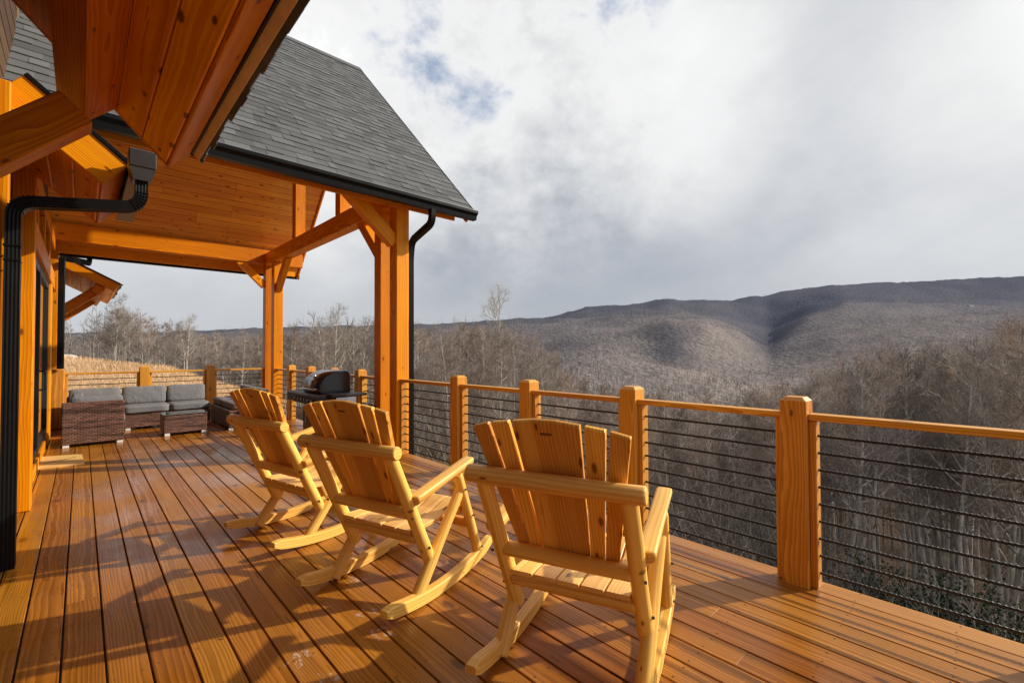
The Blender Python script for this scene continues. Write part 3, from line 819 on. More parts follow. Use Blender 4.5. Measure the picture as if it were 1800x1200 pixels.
# ------------------------------------------------------------------ deck
b = MB()
seams = [-.345 + .147 * k for k in range(9)]
st = (3.128 - seams[-1]) / 16
seams += [seams[-1] + st * k for k in range(1, 17)]
seams = [-.345 - .147] + seams + [3.278]
rj = random.Random(3)
for k in range(len(seams) - 1):
    x0, x1 = seams[k] + .004, seams[k + 1] - .004
    y = -3.2 + rj.uniform(-2.5, 0)
    while y < 11.86:
        L = rj.choice((3.66, 4.27, 4.88)); y1 = min(y + L, 11.86)
        ya = max(y, -3.2)
        if y1 - ya > .05:
            zz = rj.uniform(-.0012, .0012)
            b.beam(((x0 + x1) / 2, ya + .0005, -.015 + zz), ((x0 + x1) / 2, y1 - .0005, -.015 + zz), x1 - x0, .03, (0, 0, 1), .0028, pith=(rj.uniform(-.08, .08), rj.uniform(-.22, -.03)), ech=.0006)
        y = y1
for k in range(len(seams) - 1):
    for q in range(37):
        for xx in (seams[k] + .028, seams[k + 1] - .028):
            cx0, cy0 = xx + rj.uniform(-.006, .006), -3.13 + q * .41 + rj.uniform(-.006, .006)
            b.add([(cx0 + .0042 * math.cos(a * 1.047), cy0 + .0042 * math.sin(a * 1.047), .0016) for a in range(6)], [(0, 1, 2, 3, 4, 5)], None, 2.0)
deck = b.build('deck', M['deck']); tag(deck, kind='structure')
b = MB()
b.box((3.20, -3.2, -.30), (3.24, 11.80, -.034)); b.box((-.45, 11.76, -.30), (3.198, 11.80, -.034))
for k in range(37): b.box((-.45, -3.15 + k * .41, -.26), (3.196, -3.11 + k * .41, -.036))
for yy in (-2.5, 1.0, 4.5, 8.0, 11.5):
    b.box((2.9, yy, -4.5), (3.08, yy + .18, -.262))
o = b.build('deck_frame', M['siding']); tag(o, kind='structure')

# ------------------------------------------------------------------ railings
def rebar(mb, p0, p1, near):
    if not near: mb.tube([p0, p1], .008, 6); return
    p0, p1 = Vector(p0), Vector(p1); L = (p1 - p0).length; n = int(L / .007); pts = [p0.lerp(p1, i / n) for i in range(n + 1)]
    d = (p1 - p0).normalized(); x = d.cross(Vector((0, 0, 1))); y = x.cross(d); V = []; F = []; k = 6
    for i, p in enumerate(pts):
        for j in range(k):
            a = 2 * math.pi * j / k; r = .0098 if (i + (j > 2)) % 3 == 0 else .0072
            V.append(p + x * math.cos(a) * r + y * math.sin(a) * r)
    for i in range(n):
        for j in range(k): F.append((i * k + j, i * k + (j + 1) % k, (i + 1) * k + (j + 1) % k, (i + 1) * k + j))
    mb.add(V, F)
def rail_post(mb, x, y, s=.14, top=1.115):
    h = s / 2; c = .022
    ps = [(h, h)]
    V = []; W = []; off = (random.uniform(-9, 9), random.uniform(-.1, .1), random.uniform(-.1, .1))
    for z, e in ((.001, 0), (top - c, 0), (top, c)):
        a = h - e; q = .005
        for (u, w_) in ((-a + q, -a), (a - q, -a), (a, -a + q), (a, a - q), (a - q, a), (-a + q, a), (-a, a - q), (-a, -a + q)):
            V.append((x + u, y + w_, z)); W.append((z + off[0], u + off[1], w_ + off[2]))
    F = [tuple(range(7, -1, -1)), tuple(range(16, 24))] + [(k * 8 + i, k * 8 + (i + 1) % 8, k * 8 + 8 + (i + 1) % 8, k * 8 + 8 + i) for k in (0, 1) for i in range(8)]
    mb.add(V, F, W)
BARZ = [.888 - .1005 * k for k in range(9)]
XR = 3.17
rr = empty('deck_railing', (XR, 4.0, 0), 'long orange wood railing with black rebar rows down the open side of the deck', 'railing')
ycs = [-2.58, -1.44, -.30, .84, 1.98, 3.12, 4.26]
ycs2 = [6.80, 7.85, 8.92, 10.02]
for y in ycs + ycs2:
    b = MB(); rail_post(b, XR, y); b.build('post', M['rail'], rr)
spans = [(ycs[i] + .07, ycs[i + 1] - .07) for i in range(6)] + [(4.33, 5.54), (6.19, 6.73), (6.87, 7.78), (7.92, 8.85), (8.99, 9.95), (10.09, 11.0)]
for (ya, yb) in spans:
    b = MB(); b.beam((XR + .005, ya + .001, 1.0), (XR + .005, yb - .001, 1.0), .088, .038, ch=.004); b.build('top_rail', M['rail'], rr)
    for (yy, sg) in ((ya, 1), (yb, -1)):
        b = MB(); b.beam((XR + .014, yy + sg * .0195, .002), (XR + .014, yy + sg * .0195, .979), .085, .037, (0, 1, 0), .003); b.build('nailer', M['rail'], rr)
    b = MB()
    for z in BARZ: rebar(b, (XR + .014, ya + .03, z), (XR + .014, yb - .03, z), ya < 2.2 and yb > -.5)
    b.build('rebar_row', M['rebar'], rr)
YR = 11.70
fr = empty('end_railing', (1.4, YR, 0), 'short orange wood railing with rebar rows across the far deck end behind the sofa', 'railing')
b = MB(); b.box((-.42, YR - .11, .001), (-.21, YR + .11, 1.09), .02, 2); b.build('post', M['rail'], fr)['label'] = 'thick end post against the house corner'
for x in (.925, 2.035):
    b = MB(); rail_post(b, x, YR, .155); b.build('post', M['rail'], fr)
for (xa, xb) in ((-.208, .845), (1.005, 1.955), (2.115, 3.09)):
    b = MB(); b.beam((xa, YR - .02, 1.0), (xb, YR - .02, 1.0), .088, .038); b.build('top_rail', M['rail'], fr)
    for (xx, sg) in ((xa, 1), (xb, -1)):
        b = MB(); b.beam((xx + sg * .0195, YR, .002), (xx + sg * .0195, YR, .979), .037, .085, (0, 1, 0), .003); b.build('nailer', M['rail'], fr)
    b = MB()
    for z in BARZ: rebar(b, (xa + .03, YR, z), (xb - .03, YR, z), False)
    b.build('rebar_row', M['rebar'], fr)

# ------------------------------------------------------------------ roofs
def shingles(mb, origin, along, upslope, width, length, expo=.142, seed=0, jag=.004):
    """courses of laminated shingle on a slope: origin = lower left corner on the deck of the roof"""
    rs = random.Random(seed); o = Vector(origin); a = Vector(along).normalized(); u = Vector(upslope).normalized(); n = a.cross(u)
    if n.z < 0: n = -n
    rows = int(length / expo) + 1
    for r in range(rows):
        s0 = r * expo - .012; s1 = min(s0 + expo + .035, length)
        x = -rs.uniform(0, .3)
        while x < width:
            w_ = rs.choice((.09, .12, .15, .19, .23)); x0, x1 = max(0, x), min(width, x + w_); x += w_
            if x1 - x0 < .02: continue
            th = rs.choice((.005, .005, .0105)); lift = rs.uniform(0, .002); jig = rs.uniform(-jag, jag) if r == 0 else rs.uniform(-.004, .004)
            P = []
            for (xx, ss, hh) in ((x0, s0 + jig, .004), (x1, s0 + jig, .004), (x1, s1, .001), (x0, s1, .001), (x0, s0 + jig, .005 + th + lift), (x1, s0 + jig, .005 + th + lift), (x1, s1, .004), (x0, s1, .004)):
                P.append(o + a * xx + u * ss + n * hh)
            mb.add(P, [(0, 3, 2, 1), (4, 5, 6, 7), (0, 1, 5, 4), (1, 2, 6, 5), (2, 3, 7, 6), (3, 0, 4, 7)], None, (rs.random() * .7 if th < .01 else .35 + rs.random() * .65))

# ---- covered porch: timber frame, gable across the house
porch = empty('covered_porch', (1.8, 8.68, 0), 'orange timber-frame porch with dark shingled gable roof over the far half of the deck', 'porch')
Y0, Z0, YD, ZD = 5.05, 3.385, 8.68, 7.06
SL = (ZD - Z0) / (YD - Y0); LN = math.hypot(YD - Y0, ZD - Z0); TH = math.atan(SL)
XA, XB = -1.3, 4.0
un = Vector((0, YD - Y0, ZD - Z0)).normalized(); nn = Vector((0, -un.z, un.y))
def ypt(s, d, far):   # point on the slope: s up the slope from the eave, d below the surface
    y = Y0 + un.y * s - nn.y * d; z = Z0 + un.z * s - nn.z * d
    return (y if not far else 2 * YD - y, z)
for far in (0, 1):
    b = MB()
    b.prism([ypt(0, .004, far), ypt(LN, .004, far), ypt(LN, .12, far), ypt(0, .12, far)], XA, XB - .03, 0)
    rf = b.build('roof', M['siding'], porch)
    b = MB()
    if far: shingles(b, (XA, 2 * YD - Y0, Z0), (1, 0, 0), (0, -un.y, un.z), XB - XA + .02, LN, seed=5)
    else: shingles(b, (XA, Y0 - .01, Z0 - .01), (1, 0, 0), un, XB - XA + .02, LN, seed=4)
    b.build('shingles', M['shingle'], rf)
    # tongue and groove ceiling under the slope
    b = MB(); s = .06
    while s < LN - .25:
        y_, z_ = ypt(s + .067, .132, far)
        xx = XA
        while xx < XB - .06:
            x2 = min(xx + random.choice((2.4, 3.0, 3.6)), XB - .045)
            b.beam((xx + .001, y_, z_), (x2 - .001, y_, z_), .1295, .02, (0, nn.y if not far else -nn.y, nn.z), .0075, pith=(random.uniform(-.06, .06), random.uniform(-.2, .2))); xx = x2
        s += .134
    b.build('ceiling', M['ceiling'], porch)
    # barge board at the open gable and black drip edge
    b = MB(); y_, z_ = ypt(-.02, .10, far); y2, z2 = ypt(LN - .02, .10, far)
    b.beam((XB - .012, y_, z_), (XB - .012, y2, z2), .034, .185, (0, nn.y if not far else -nn.y, nn.z)); b.build('barge_board', M['timber'], porch)
    b = MB(); y_, z_ = ypt(-.04, -.004, far); y2, z2 = ypt(LN, -.004, far)
    b.beam((XB + .016, y_, z_ - .006), (XB + .016, y2, z2 - .006), .02, .03, (0, nn.y if not far else -nn.y, nn.z), .002); b.build('drip_edge', M['black'], porch)
b = MB(); b.prism([(YD - .13, ZD - .10), (YD, ZD + .035), (YD + .13, ZD - .10), (YD, ZD + .02)], XA, XB + .02, 0); b.build('ridge_cap', M['shingle'], porch)
b = MB(); b.beam((XA, YD, ZD - .42), (XB - .05, YD, ZD - .42), .19, .30); b.build('ridge_beam', M['timber'], porch)
for far in (0, 1):
    fy = lambda y: y if not far else 2 * YD - y
    b = MB(); b.beam((XA, fy(Y0 + .26), 3.36), (3.88, fy(Y0 + .26), 3.36), .035, .19); b.build('fascia', M['timber'], porch)
    # K-style gutter: open trough
    g0 = fy(Y0 + .052); sgn = -1 if not far else 1
    prof = [(0, .0), (0, -.125), (.075, -.125), (.085, -.07), (.118, -.04), (.118, -.005), (.104, -.005), (.104, -.03), (.075, -.06), (.065, -.115), (.01, -.115), (.01, 0)]
    b = MB(); b.prism([(g0 + sgn * p, Z0 - .012 + q) for (p, q) in prof], -.32, 4.06, 0)
    b.prism([(g0 + sgn * p, Z0 - .0125 + q) for (p, q) in ((.001, 0), (.001, -.124), (.074, -.124), (.084, -.07), (.117, -.04), (.117, -.006))], 4.04, 4.058, 0)
    b.prism([(g0 + sgn * p, Z0 - .0125 + q) for (p, q) in ((.001, 0), (.001, -.124), (.074, -.124), (.084, -.07), (.117, -.04), (.117, -.006))], -.318, -.30, 0)
    b.build('gutter', M['black'], porch)
    b = MB(); b.tube([(-.32, g0 + sgn * .112, Z0 - .0145), (4.06, g0 + sgn * .112, Z0 - .0145)], .0075, 8); b.build('gutter_lip', M['painted_highlight'], porch)
# frame
XP0, XP1 = 3.09, 3.28; XC = (XP0 + XP1) / 2
def post(y0, y1, ztop):
    b = MB(); b.box((XP0, y0, .001), (XP1, y1, ztop), .006, 2); return b.build('post', M['timber'], porch)
post(5.54, 5.735, 3.43); post(6.0, 6.19, 3.39); post(10.95, 11.14, 3.39); post(11.60, 11.79, 3.43)
b = MB(); b.beam((-.6, 5.64, 3.595), (3.92, 5.64, 3.595), .19, .32); b.build('plate_beam', M['timber'], porch)
b = MB(); b.beam((-.45, 11.70, 3.595), (3.92, 11.70, 3.595), .19, .32); b.build('plate_beam', M['timber'], porch)
b = MB(); b.beam((XC, 5.74, 3.535), (XC, 11.598, 3.535), .19, .288); b.build('tie_beam', M['timber'], porch)
for (ya, yb) in ((7.42, 7.61), (9.58, 9.77)):
    yy = (ya + yb) / 2; zt = Z0 + SL * (min(yy, 2 * YD - yy) - Y0) - .12
    b = MB(); b.box((XP0, ya, 3.681), (XP1, yb, zt), .006, 2); b.build('strut', M['timber'], porch)
def brace(p, q, w=.14, h=.16, axis='x'):
    b = MB(); b.beam(p, q, w, h, (0, 0, 1)); b.build('brace', M['timber'], porch)
brace((3.10, 5.64, 2.88), (2.44, 5.64, 3.46), .12, .17)
brace((XC, 6.16, 2.78), (XC, 6.80, 3.42), .12, .15)
brace((XC, 10.98, 2.78), (XC, 10.30, 3.42), .12, .15)
brace((3.10, 11.70, 2.92), (2.56, 11.70, 3.46), .12, .15)
# downspout by the near post
def rect_ring(w, h, rib=True):
    """corrugated downspout section"""
    P = []
    n = 4
    for side in range(4):
        for i in range(n * 2):
            f = -1 + 2 * i / (n * 2); d = 1 - (.06 if (i % 2 and rib) else 0)
            if side == 0: P.append((f * w, -h * d))
            elif side == 1: P.append((w * d, f * h))
            elif side == 2: P.append((-f * w, h * d))
            else: P.append((-w * d, -f * h))
    return P
def bend(pts, rad=.09, n=6):
    """round the corners of a polyline"""
    pts = [Vector(p) for p in pts]; out = [pts[0]]
    for a, c, e in zip(pts, pts[1:], pts[2:]):
        d0 = (a - c).normalized(); d1 = (e - c).normalized(); p0 = c + d0 * rad; p1 = c + d1 * rad
        for i in range(n + 1):
            t_ = i / n; out.append(p0 * (1 - t_) ** 2 + c * 2 * t_ * (1 - t_) + p1 * t_ ** 2)
    return out + [pts[-1]]
b = MB(); b.tube(bend([(3.335, 5.05, 3.26), (3.335, 5.06, 3.08), (3.335, 5.56, 2.93), (3.335, 5.60, 2.7), (3.335, 5.60, -.3)]), 0, prof=rect_ring(.042, .032), smooth=False, up=(1, 0, 0)); b.build('downspout', M['black'], porch)

# ---- small pent roofs on the house side
def pent(name, label, Ya, Yb, xs, zs, slope, th, over=.05, xw=-.46):
    root = empty(name, (0, Ya, zs), label, 'roof', None)
    t_ = math.atan(slope); up = Vector((-math.cos(t_), 0, math.sin(t_))); nr = Vector((math.sin(t_), 0, math.cos(t_)))
    A = Vector((xs, 0, zs)); L = (xs - xw) / math.cos(t_)
    def P(s, d, y): q = A + up * s + nr * d; return (q.x, y, q.z)
    b = MB(); s = 0
    while s < L:
        w_ = min(.19, L - s); b.beam(P(s + w_ / 2, .012, Ya + .042), P(s + w_ / 2, .012, Yb - .042), w_ - .005, .024, nr, .007, pith=(random.uniform(-.08, .08), random.uniform(-.2, .2))); s += .19
    b.build('soffit', M['soffit'], root)
    b = MB(); b.prism([(P(s_, d, 0)[0], P(s_, d, 0)[2]) for (s_, d) in ((.002, .026), (L, .026), (L, th - .012), (.002, th - .012))], Ya + .045, Yb - .045, 1)
    b.build('roof_core', M['siding'], root)
    for yy in (Ya + .02, Yb - .02):
        b = MB(); b.beam(P(-.022, th / 2 - .004, yy), P(L, th / 2 - .004, yy), .04, th - .01, nr); b.build('barge_board', M['timber'], root)
        s_ = -1 if yy == Ya + .02 else 1
        b = MB(); b.beam(P(-.03, th + .003, yy + s_ * .022), P(L, th + .003, yy + s_ * .022), .022, .03, nr, .003); b.build('drip_edge', M['black'], root)
    b = MB(); b.beam(P(-.012, th / 2 - .015, Ya + .044), P(-.012, th / 2 - .015, Yb - .044), th - .04, .022, up); b.build('fascia', M['timber'], root)
    b = MB(); b.beam(P(-.024, th - .020, Ya + .044), P(-.024, th - .020, Yb - .044), .024, .010, up); b.build('eave_trim', M['black'], root)
    b = MB(); b.beam(P(-over * .5 + .002, th - .003, Ya + .02), P(-over * .5 + .002, th - .003, Yb - .02), .005, over - .012, up); b.build('shingle_underside', M['tan'], root)
    b = MB(); o = A + nr * (th + .002) - up * over; shingles(b, (o.x, Ya, o.z), (0, 1, 0), up, Yb - Ya, L + over, seed=int(Ya * 10), jag=.014); b.build('shingles', M['shingle'], root)
    return root, P, up, nr, L
rA, P, up, nr, L = pent('pent_roof', 'orange boarded underside of the small roof overhead at the top left of the photo', -1.6, 3.95, .41, 2.70, 1.05, .20, .085)
b = MB(); b.beam((0.01, -1.5, 2.985), (0.01, 3.90, 2.985), .20, .20, nr, .006); b.build('purlin', M['timber'], rA)
for yy in (3.66, .6):
    b = MB(); b.beam((-.44, yy, 2.39), (-.035, yy, 2.80), .17, .20, (0, 0, 1), .006); b.build('brace', M['timber'], rA)
rB, P, up, nr, L = pent('pent_roof', 'small roof with a sunlit barge board, gutter box and bent black downspout above the door', 4.55, 6.02, .085, 2.665, .84, .245)
gx, gz = .262, 2.845
b = MB(); b.prism([(gx, gz), (gx, gz - .12), (gx + .07, gz - .12), (gx + .085, gz - .07), (gx + .115, gz - .04), (gx + .115, gz), (gx + .105, gz), (gx + .105, gz - .03), (gx + .06, gz - .07), (gx + .055, gz - .11), (gx + .01, gz - .11), (gx + .01, gz)], 4.43, 6.02, 1)
gt = b.build('gutter', M['black'], rB)
b = MB(); b.box((gx - .02, 4.445, gz - .131), (gx + .105, 6.0, gz - .123), .002); b.build('gutter_reflection_plate', M['under'], rB)  # plate added to carry the painted deck reflection
b = MB(); b.box((.235, 4.28, 2.755), (.395, 4.44, 2.885), .006); b.prism([(.238, 2.752), (.392, 2.752), (.365, 2.66), (.262, 2.66)], 4.285, 4.435, 1); b.build('gutter_box', M['boxmetal'], rB)
path = bend([(.312, 4.36, 2.67), (.312, 4.36, 2.475), (-.33, 4.36, 2.375), (-.33, 4.36, 1.9), (-.33, 4.36, .02)], .10, 9)
pp = []
for i, p in enumerate(path): pp.append(p)
b = MB(); b.tube(pp, 0, prof=rect_ring(.036, .046), smooth=False, up=(0, 1, 0))
for (z, w_) in ((2.08, .052), (1.985, .050)): b.box((-.33 - w_ * .80, 4.36 - w_, z), (-.33 + w_ * .80, 4.36 + w_, z + .012), .002, 2)
b.build('downspout', M['black'], rB)
b = MB()      # crimped elbow ribs
for k in range(3, 10):
    for base in (1, 11):
        i = base + k - 3
        if i + 1 < len(pp):
            c = pp[i]; d = (pp[i + 1] - pp[i - 1]).normalized(); b.tube([c - d * .004, c + d * .004], 0, prof=rect_ring(.040, .050, False), up=(0, 1, 0), smooth=False)
b.build('elbow_rib', M['black'], rB)
rC, P, up, nr, L = pent('pent_roof', 'small braced roof on the house wall beyond the far railing', 12.7, 16.2, .47, 2.68, .55, .19)
for yy in (13.1, 15.2):
    b = MB(); b.beam((-.44, yy, 2.12), (.24, yy, 2.72), .15, .18, (0, 0, 1)); b.build('brace', M['timber'], rC)
b = MB(); b.beam((.24, 12.75, 2.70), (.24, 16.1, 2.70), .16, .16, nr); b.build('purlin', M['timber'], rC)

# ---- house
house = empty('house', (-.45, 8.0, 0), 'timber house with dark siding and sliding glass doors at the left deck edge', 'house')
b = MB()
z = -2.6
while z < 7.4:
    for (ya, yb) in (((-3.2, 5.86), (11.30, 16.6)) if z < 2.42 else ((-3.2, 5.86), (6.1, 16.6))):
        b.beam((-.475, ya, z + .0915), (-.475, yb, z + .0915), .05, .178, (0, 0, 1), .012)
    z += .184
b.box((-.9, -3.2, -2.6), (-.502, 6.6, 7.4), .01); b.box((-.9, 10.4, -2.6), (-.502, 16.6, 7.4), .01); b.box((-.9, 6.6, 2.5), (-.502, 10.4, 7.4), .01)
b.build('wall', M['siding'], house)
for (ya, yb, xo, zt, zb) in ((5.87, 6.07, -.312, 3.43, .002), (10.35, 10.72, -.355, 2.50, .002), (11.9, 12.1, -.33, 3.5, -2.6), (4.46, 4.54, -.36, 3.2, .002)):
    b = MB(); b.box((-.50, ya, zb), (xo, yb, zt), .006, 2); b.build('wall_post', M['timber'], house)
b = MB(); b.beam((-.42, 6.08, 2.63), (-.42, 11.88, 2.63), .14, .26); b.build('door_header', M['timber'], house)
b = MB(); b.beam((-.42, 6.08, 3.33), (-.42, 11.58, 3.33), .12, .20); b.build('upper_trim', M['timber'], house)
for ya in (6.2, 7.45, 8.75, 10.05):
    b = MB(); b.box((-.47, ya, 2.765), (-.37, ya + .12, 3.225), .004, 2); b.build('window_trim', M['timber'], house)
for (ya, yb) in ((6.33, 7.44), (7.58, 8.74), (8.88, 10.04)):
    b = MB(); b.box((-.449, ya, 2.77), (-.445, yb, 3.22), .001); w_ = b.build('transom_window', M['glass'], house)
b = MB(); b.beam((-.375, 6.08, .065), (-.375, 10.34, .065), .03, .125); b.build('kick_board', M['timber'], house)
b = MB(); b.box((-.46, 6.08, .002), (-.393, 10.34, .10), .004); b.build('door_sill', M['blackmatte'], house)
door = None
b = MB()
for (ya, yb) in ((6.78, 6.86), (8.30, 8.42), (10.24, 10.34)): b.box((-.455, ya, .102), (-.385, yb, 2.49), .004, 2)
for (za, zb) in ((.102, .21), (2.40, 2.492)): b.box((-.452, 6.862, za), (-.388, 8.298, zb), .003); b.box((-.452, 8.422, za), (-.388, 10.238, zb), .003)
b.box((-.45, 6.09, .102), (-.39, 6.16, 2.49), .003, 2)
door = b.build('sliding_door', M['blackmatte'], house)
for (ya, yb) in ((6.862, 8.298), (8.422, 10.238)):
    b = MB(); b.box((-.424, ya, .212), (-.416, yb, 2.398), .001); b.build('pane', M['glass'], door)
b = MB(); b.box((-.424, 6.162, .104), (-.416, 6.778, 2.488), .001); b.build('pane', M['glass'], door)
for yy in (8.33, 8.39):
    b = MB(); b.tube(bend([(-.385, yy, .92), (-.325, yy, .92), (-.325, yy, 1.16), (-.385, yy, 1.16)], .02, 4), .011, 8, up=(0, 1, 0)); b.build('handle', M['blackmatte'], door)
b = MB(); b.tube(bend([(.1, 12.25, 3.28), (.1, 12.25, 3.15), (-.27, 11.5, 3.1), (-.27, 11.5, 2.8), (-.27, 11.5, 1.1)], .08, 5), 0, prof=rect_ring(.04, .05), smooth=False, up=(0, 1, 0)); b.build('downspout', M['black'], house)

# ------------------------------------------------------------------ rocking chairs (one built, two copied)
def make_chair():
    c = empty('rocking_chair', (0, 0, 0), 'x', 'chair', 'log rocking chairs in a row on the deck')
    L_ = M['log']
    for s in (-1, 1):
        # curved rocker
        b = MB(); n = 22; V = []; W = []; F = []; off = (random.uniform(-9, 9), random.uniform(-.1, .1), random.uniform(-.1, .1))
        for i in range(n + 1):
            y = -.505 + .985 * i / n; zb = (y + .03) ** 2 / (2 * 1.78); th = .066
            if i == 0: th = .035; zb += .012
            elif i == 1: th = .062; zb += .001
            if i == n: th = .045; zb += .022
            elif i == n - 1: th = .064; zb += .006
            for (u, w_) in ((-.026, .004), (-.022, 0), (.022, 0), (.026, .004), (.026, th - .006), (.02, th), (-.02, th), (-.026, th - .006)):
                V.append((s * .330 + u, y, zb + w_)); W.append((y + off[0], u + off[1], w_ + off[2]))
        for i in range(n):
            for j in range(8): F.append((i * 8 + j, i * 8 + 8 + j, i * 8 + 8 + (j + 1) % 8, i * 8 + (j + 1) % 8))
        F += [tuple(range(8)), tuple(range(n * 8 + 7, n * 8 - 1, -1))]
        b.add(V, F, W); b.build('rocker', L_, c)
        b = MB(); b.log((s * .314, -.275, .018), (s * .328, .150, .545), .036, .031); b.build('rear_leg', L_, c)
        b = MB(); b.log((s * .325, .345, .085), (s * .343, .100, .645), .031, .030); b.build('front_leg', L_, c)
        b = MB(); b.log((s * .302, -.112, .190), (s * .306, -.437, .858), .037, .034); b.build('back_post', L_, c)
        b = MB(); b.log((s * .338, -.300, .603), (s * .338, .232, .710), .039, .037, flat=.45); b.build('armrest', L_, c)
        for (x, y, z) in ((.345, -.300, .50), (.352, -.17, .30), (.352, -.255, .06), (.372, .335, .125), (.378, .23, .36), (.38, .14, .545)):
            b = MB(); b.log((s * (x - .012), y, z), (s * (x - .002), y, z), .0065, .0065, 8, 3, 0, 0, .002); b.build('bolt', M['mark_hinge'], c)
    b = MB(); b.log((-.372, -.453, .880), (.372, -.453, .880), .038, .036); b.build('top_rail', L_, c)
    b = MB(); b.log((-.284, -.274, .512), (.284, -.274, .512), .033); b.build('lower_rail', L_, c)
    b = MB(); b.log((-.282, -.205, .352), (.282, -.205, .352), .031); b.build('seat_rail', L_, c)
    b = MB(); b.log((-.315, .245, .300), (.315, .245, .300), .03); b.build('front_stretcher', M['slat'], c)
    b = MB(); b.log((-.30, .185, .395), (.30, .185, .395), .03); b.build('front_seat_rail', L_, c)
    # fanned back
    def back_pt(x, z, d=0):
        t_ = (z - .552) / (1.105 - .552); y = -.262 - .235 * t_
        nrm = Vector((0, .921, .389)); return Vector((x, y, z)) + nrm * d
    b = MB()
    tops = [(-.324, -.250, 1.088, 1.104), (-.234, -.156, 1.108, 1.118), (-.138, -.050, 1.120, 1.131), (-.050, .044, 1.131, 1.131), (.044, .138, 1.131, 1.120), (.156, .234, 1.118, 1.108), (.250, .324, 1.104, 1.088)]
    bots = [(-.216, -.162), (-.157, -.103), (-.098, -.034), (-.034, .034), (.034, .098), (.103, .157), (.162, .216)]
    for (t0, t1, za, zb), (b0, b1) in zip(tops, bots):
        n = 10 if t1 - t0 > .2 else 3
        zbt = .480; V = []; W = []; off = (random.uniform(-9, 9), random.uniform(-.1, .1), random.uniform(-.15, .15))
        for d in (-.002, .022):
            for i in range(n + 1):
                f = i / n; V.append(back_pt(b0 + (b1 - b0) * f, zbt, d)); W.append((zbt + off[0], b0 + (b1 - b0) * f + off[1], d + off[2]))
            inner = abs(t0) < .1 or abs(t1) < .1
            for (ins, dz) in ((0, -.006), (0 if inner else .004, 0)):
                for i in range(n + 1):
                    f = i / n; x = t0 + ins + (t1 - t0 - 2 * ins) * f
                    zt = za + (zb - za) * f + dz
                    dd = d if dz else (.004 if d < 0 else .016)
                    V.append(back_pt(x, zt, dd)); W.append((zt + off[0], x + off[1], d + off[2]))
        m = n + 1; F = []
        for r_ in (0, 1):
            for i in range(n):
                F.append((r_ * m + i, r_ * m + i + 1, r_ * m + m + i + 1, r_ * m + m + i)); q = 3 * m
                F.append((q + r_ * m + i + 1, q + r_ * m + i, q + r_ * m + m + i, q + r_ * m + m + i + 1))
            for i in (0, n):
                a = (r_ * m + i, r_ * m + m + i, 3 * m + r_ * m + m + i, 3 * m + r_ * m + i); F.append(a if i == 0 else a[::-1])
        for i in range(n):
            F.append((2 * m + i, 2 * m + i + 1, 5 * m + i + 1, 5 * m + i)); F.append((i + 1, i, 3 * m + i, 3 * m + i + 1))
        b.add(V, F, W)
    for x in (-.048, .040):      # glued joints of the wide middle slat
        pass
    bk = b.build('backrest', M['slat'], c)
    b = MB(); p0 = back_pt(-.024, 1.078, -.0032); p1 = back_pt(.024, 1.078, -.0032); b.beam(p0, p1, .002, .011, (0, -.389, .921), .0004); b.build('burnt_mark', M['brand'], bk)
    # dished seat of five planks
    b = MB(); wd = .099
    for k in range(5):
        x0 = -.268 + k * .1085; prof = [(-.245, .404), (-.19, .404), (-.10, .398), (0, .398), (.09, .412), (.16, .436), (.215, .449), (.255, .440), (.285, .408)]
        V = []; W = []; off = (random.uniform(-9, 9), random.uniform(-.1, .1), random.uniform(-.15, .15))
        for (y, z) in prof:
            for (u, d) in ((0, -.02), (wd, -.02), (wd, -.003), (wd - .003, 0), (.003, 0), (0, -.003)):
                V.append((x0 + u, y, z + d)); W.append((y + off[0], u + off[1], d + off[2]))
        F = []
        for i in range(len(prof) - 1):
            for j in range(6): F.append((i * 6 + j, i * 6 + (j + 1) % 6, i * 6 + 6 + (j + 1) % 6, i * 6 + 6 + j))
        F += [(5, 4, 3, 2, 1, 0), tuple(len(prof) * 6 - 6 + j for j in range(6))]
        b.add(V, F, W)
    b.build('seat', M['seat'], c)
    return c
def copy_thing(o):
    r_ = o.copy(); COL.objects.link(r_)
    for ch in list(o.children):
        k = ch.copy(); COL.objects.link(k); k.parent = r_
        for g_ in list(ch.children):
            q = g_.copy(); COL.objects.link(q); q.parent = k
    return r_
chair = make_chair()
CH = [((1.372, 3.806), 76.97, 'log rocking chair farthest from the camera, its back toward the grill side posts'), ((1.489, 2.572), 72.57, 'log rocking chair in the middle of the row of three'), ((1.763, 1.367), 69.48, 'log rocking chair nearest the camera, in front of the right-hand railing')]
for i, ((x, y), th, lb) in enumerate(CH):
    o = chair if i == 0 else copy_thing(chair)
    o.location = (x, y, 0); o.rotation_euler = (0, 0, -R(th)); o['label'] = lb

# ------------------------------------------------------------------ wicker sofa set
def wick(mb, lo, hi): mb.box(lo, hi, .012)
def sofa_leg(parent, x, y):
    b = MB(); b.box((x - .035, y - .022, .001), (x + .035, y + .022, .048), .003, 2); b.build('leg', M['chalk'], parent)
s1 = empty('wicker_armchair', (.15, 9.65, 0), 'brown wicker corner seat with its tall back to the camera, beside the glass door', 'armchair')
b = MB(); wick(b, (-.20, 9.30, .045), (.50, 9.42, .655)); b.build('backrest', M['wicker'], s1)
b = MB(); wick(b, (-.20, 9.425, .045), (-.08, 10.02, .60)); b.build('side_panel', M['wicker'], s1)
b = MB(); wick(b, (-.075, 9.425, .045), (.50, 10.02, .29)); b.build('base', M['wicker'], s1)
b = MB(); b.cushion((-.07, 9.47, .30), (.52, 10.04, .43), .02); b.build('seat_cushion', M['fabric'], s1)
b = MB(); b.cushion((-.11, 9.425, .42), (.49, 9.56, .735), .02); b.build('back_cushion', M['fabric'], s1)
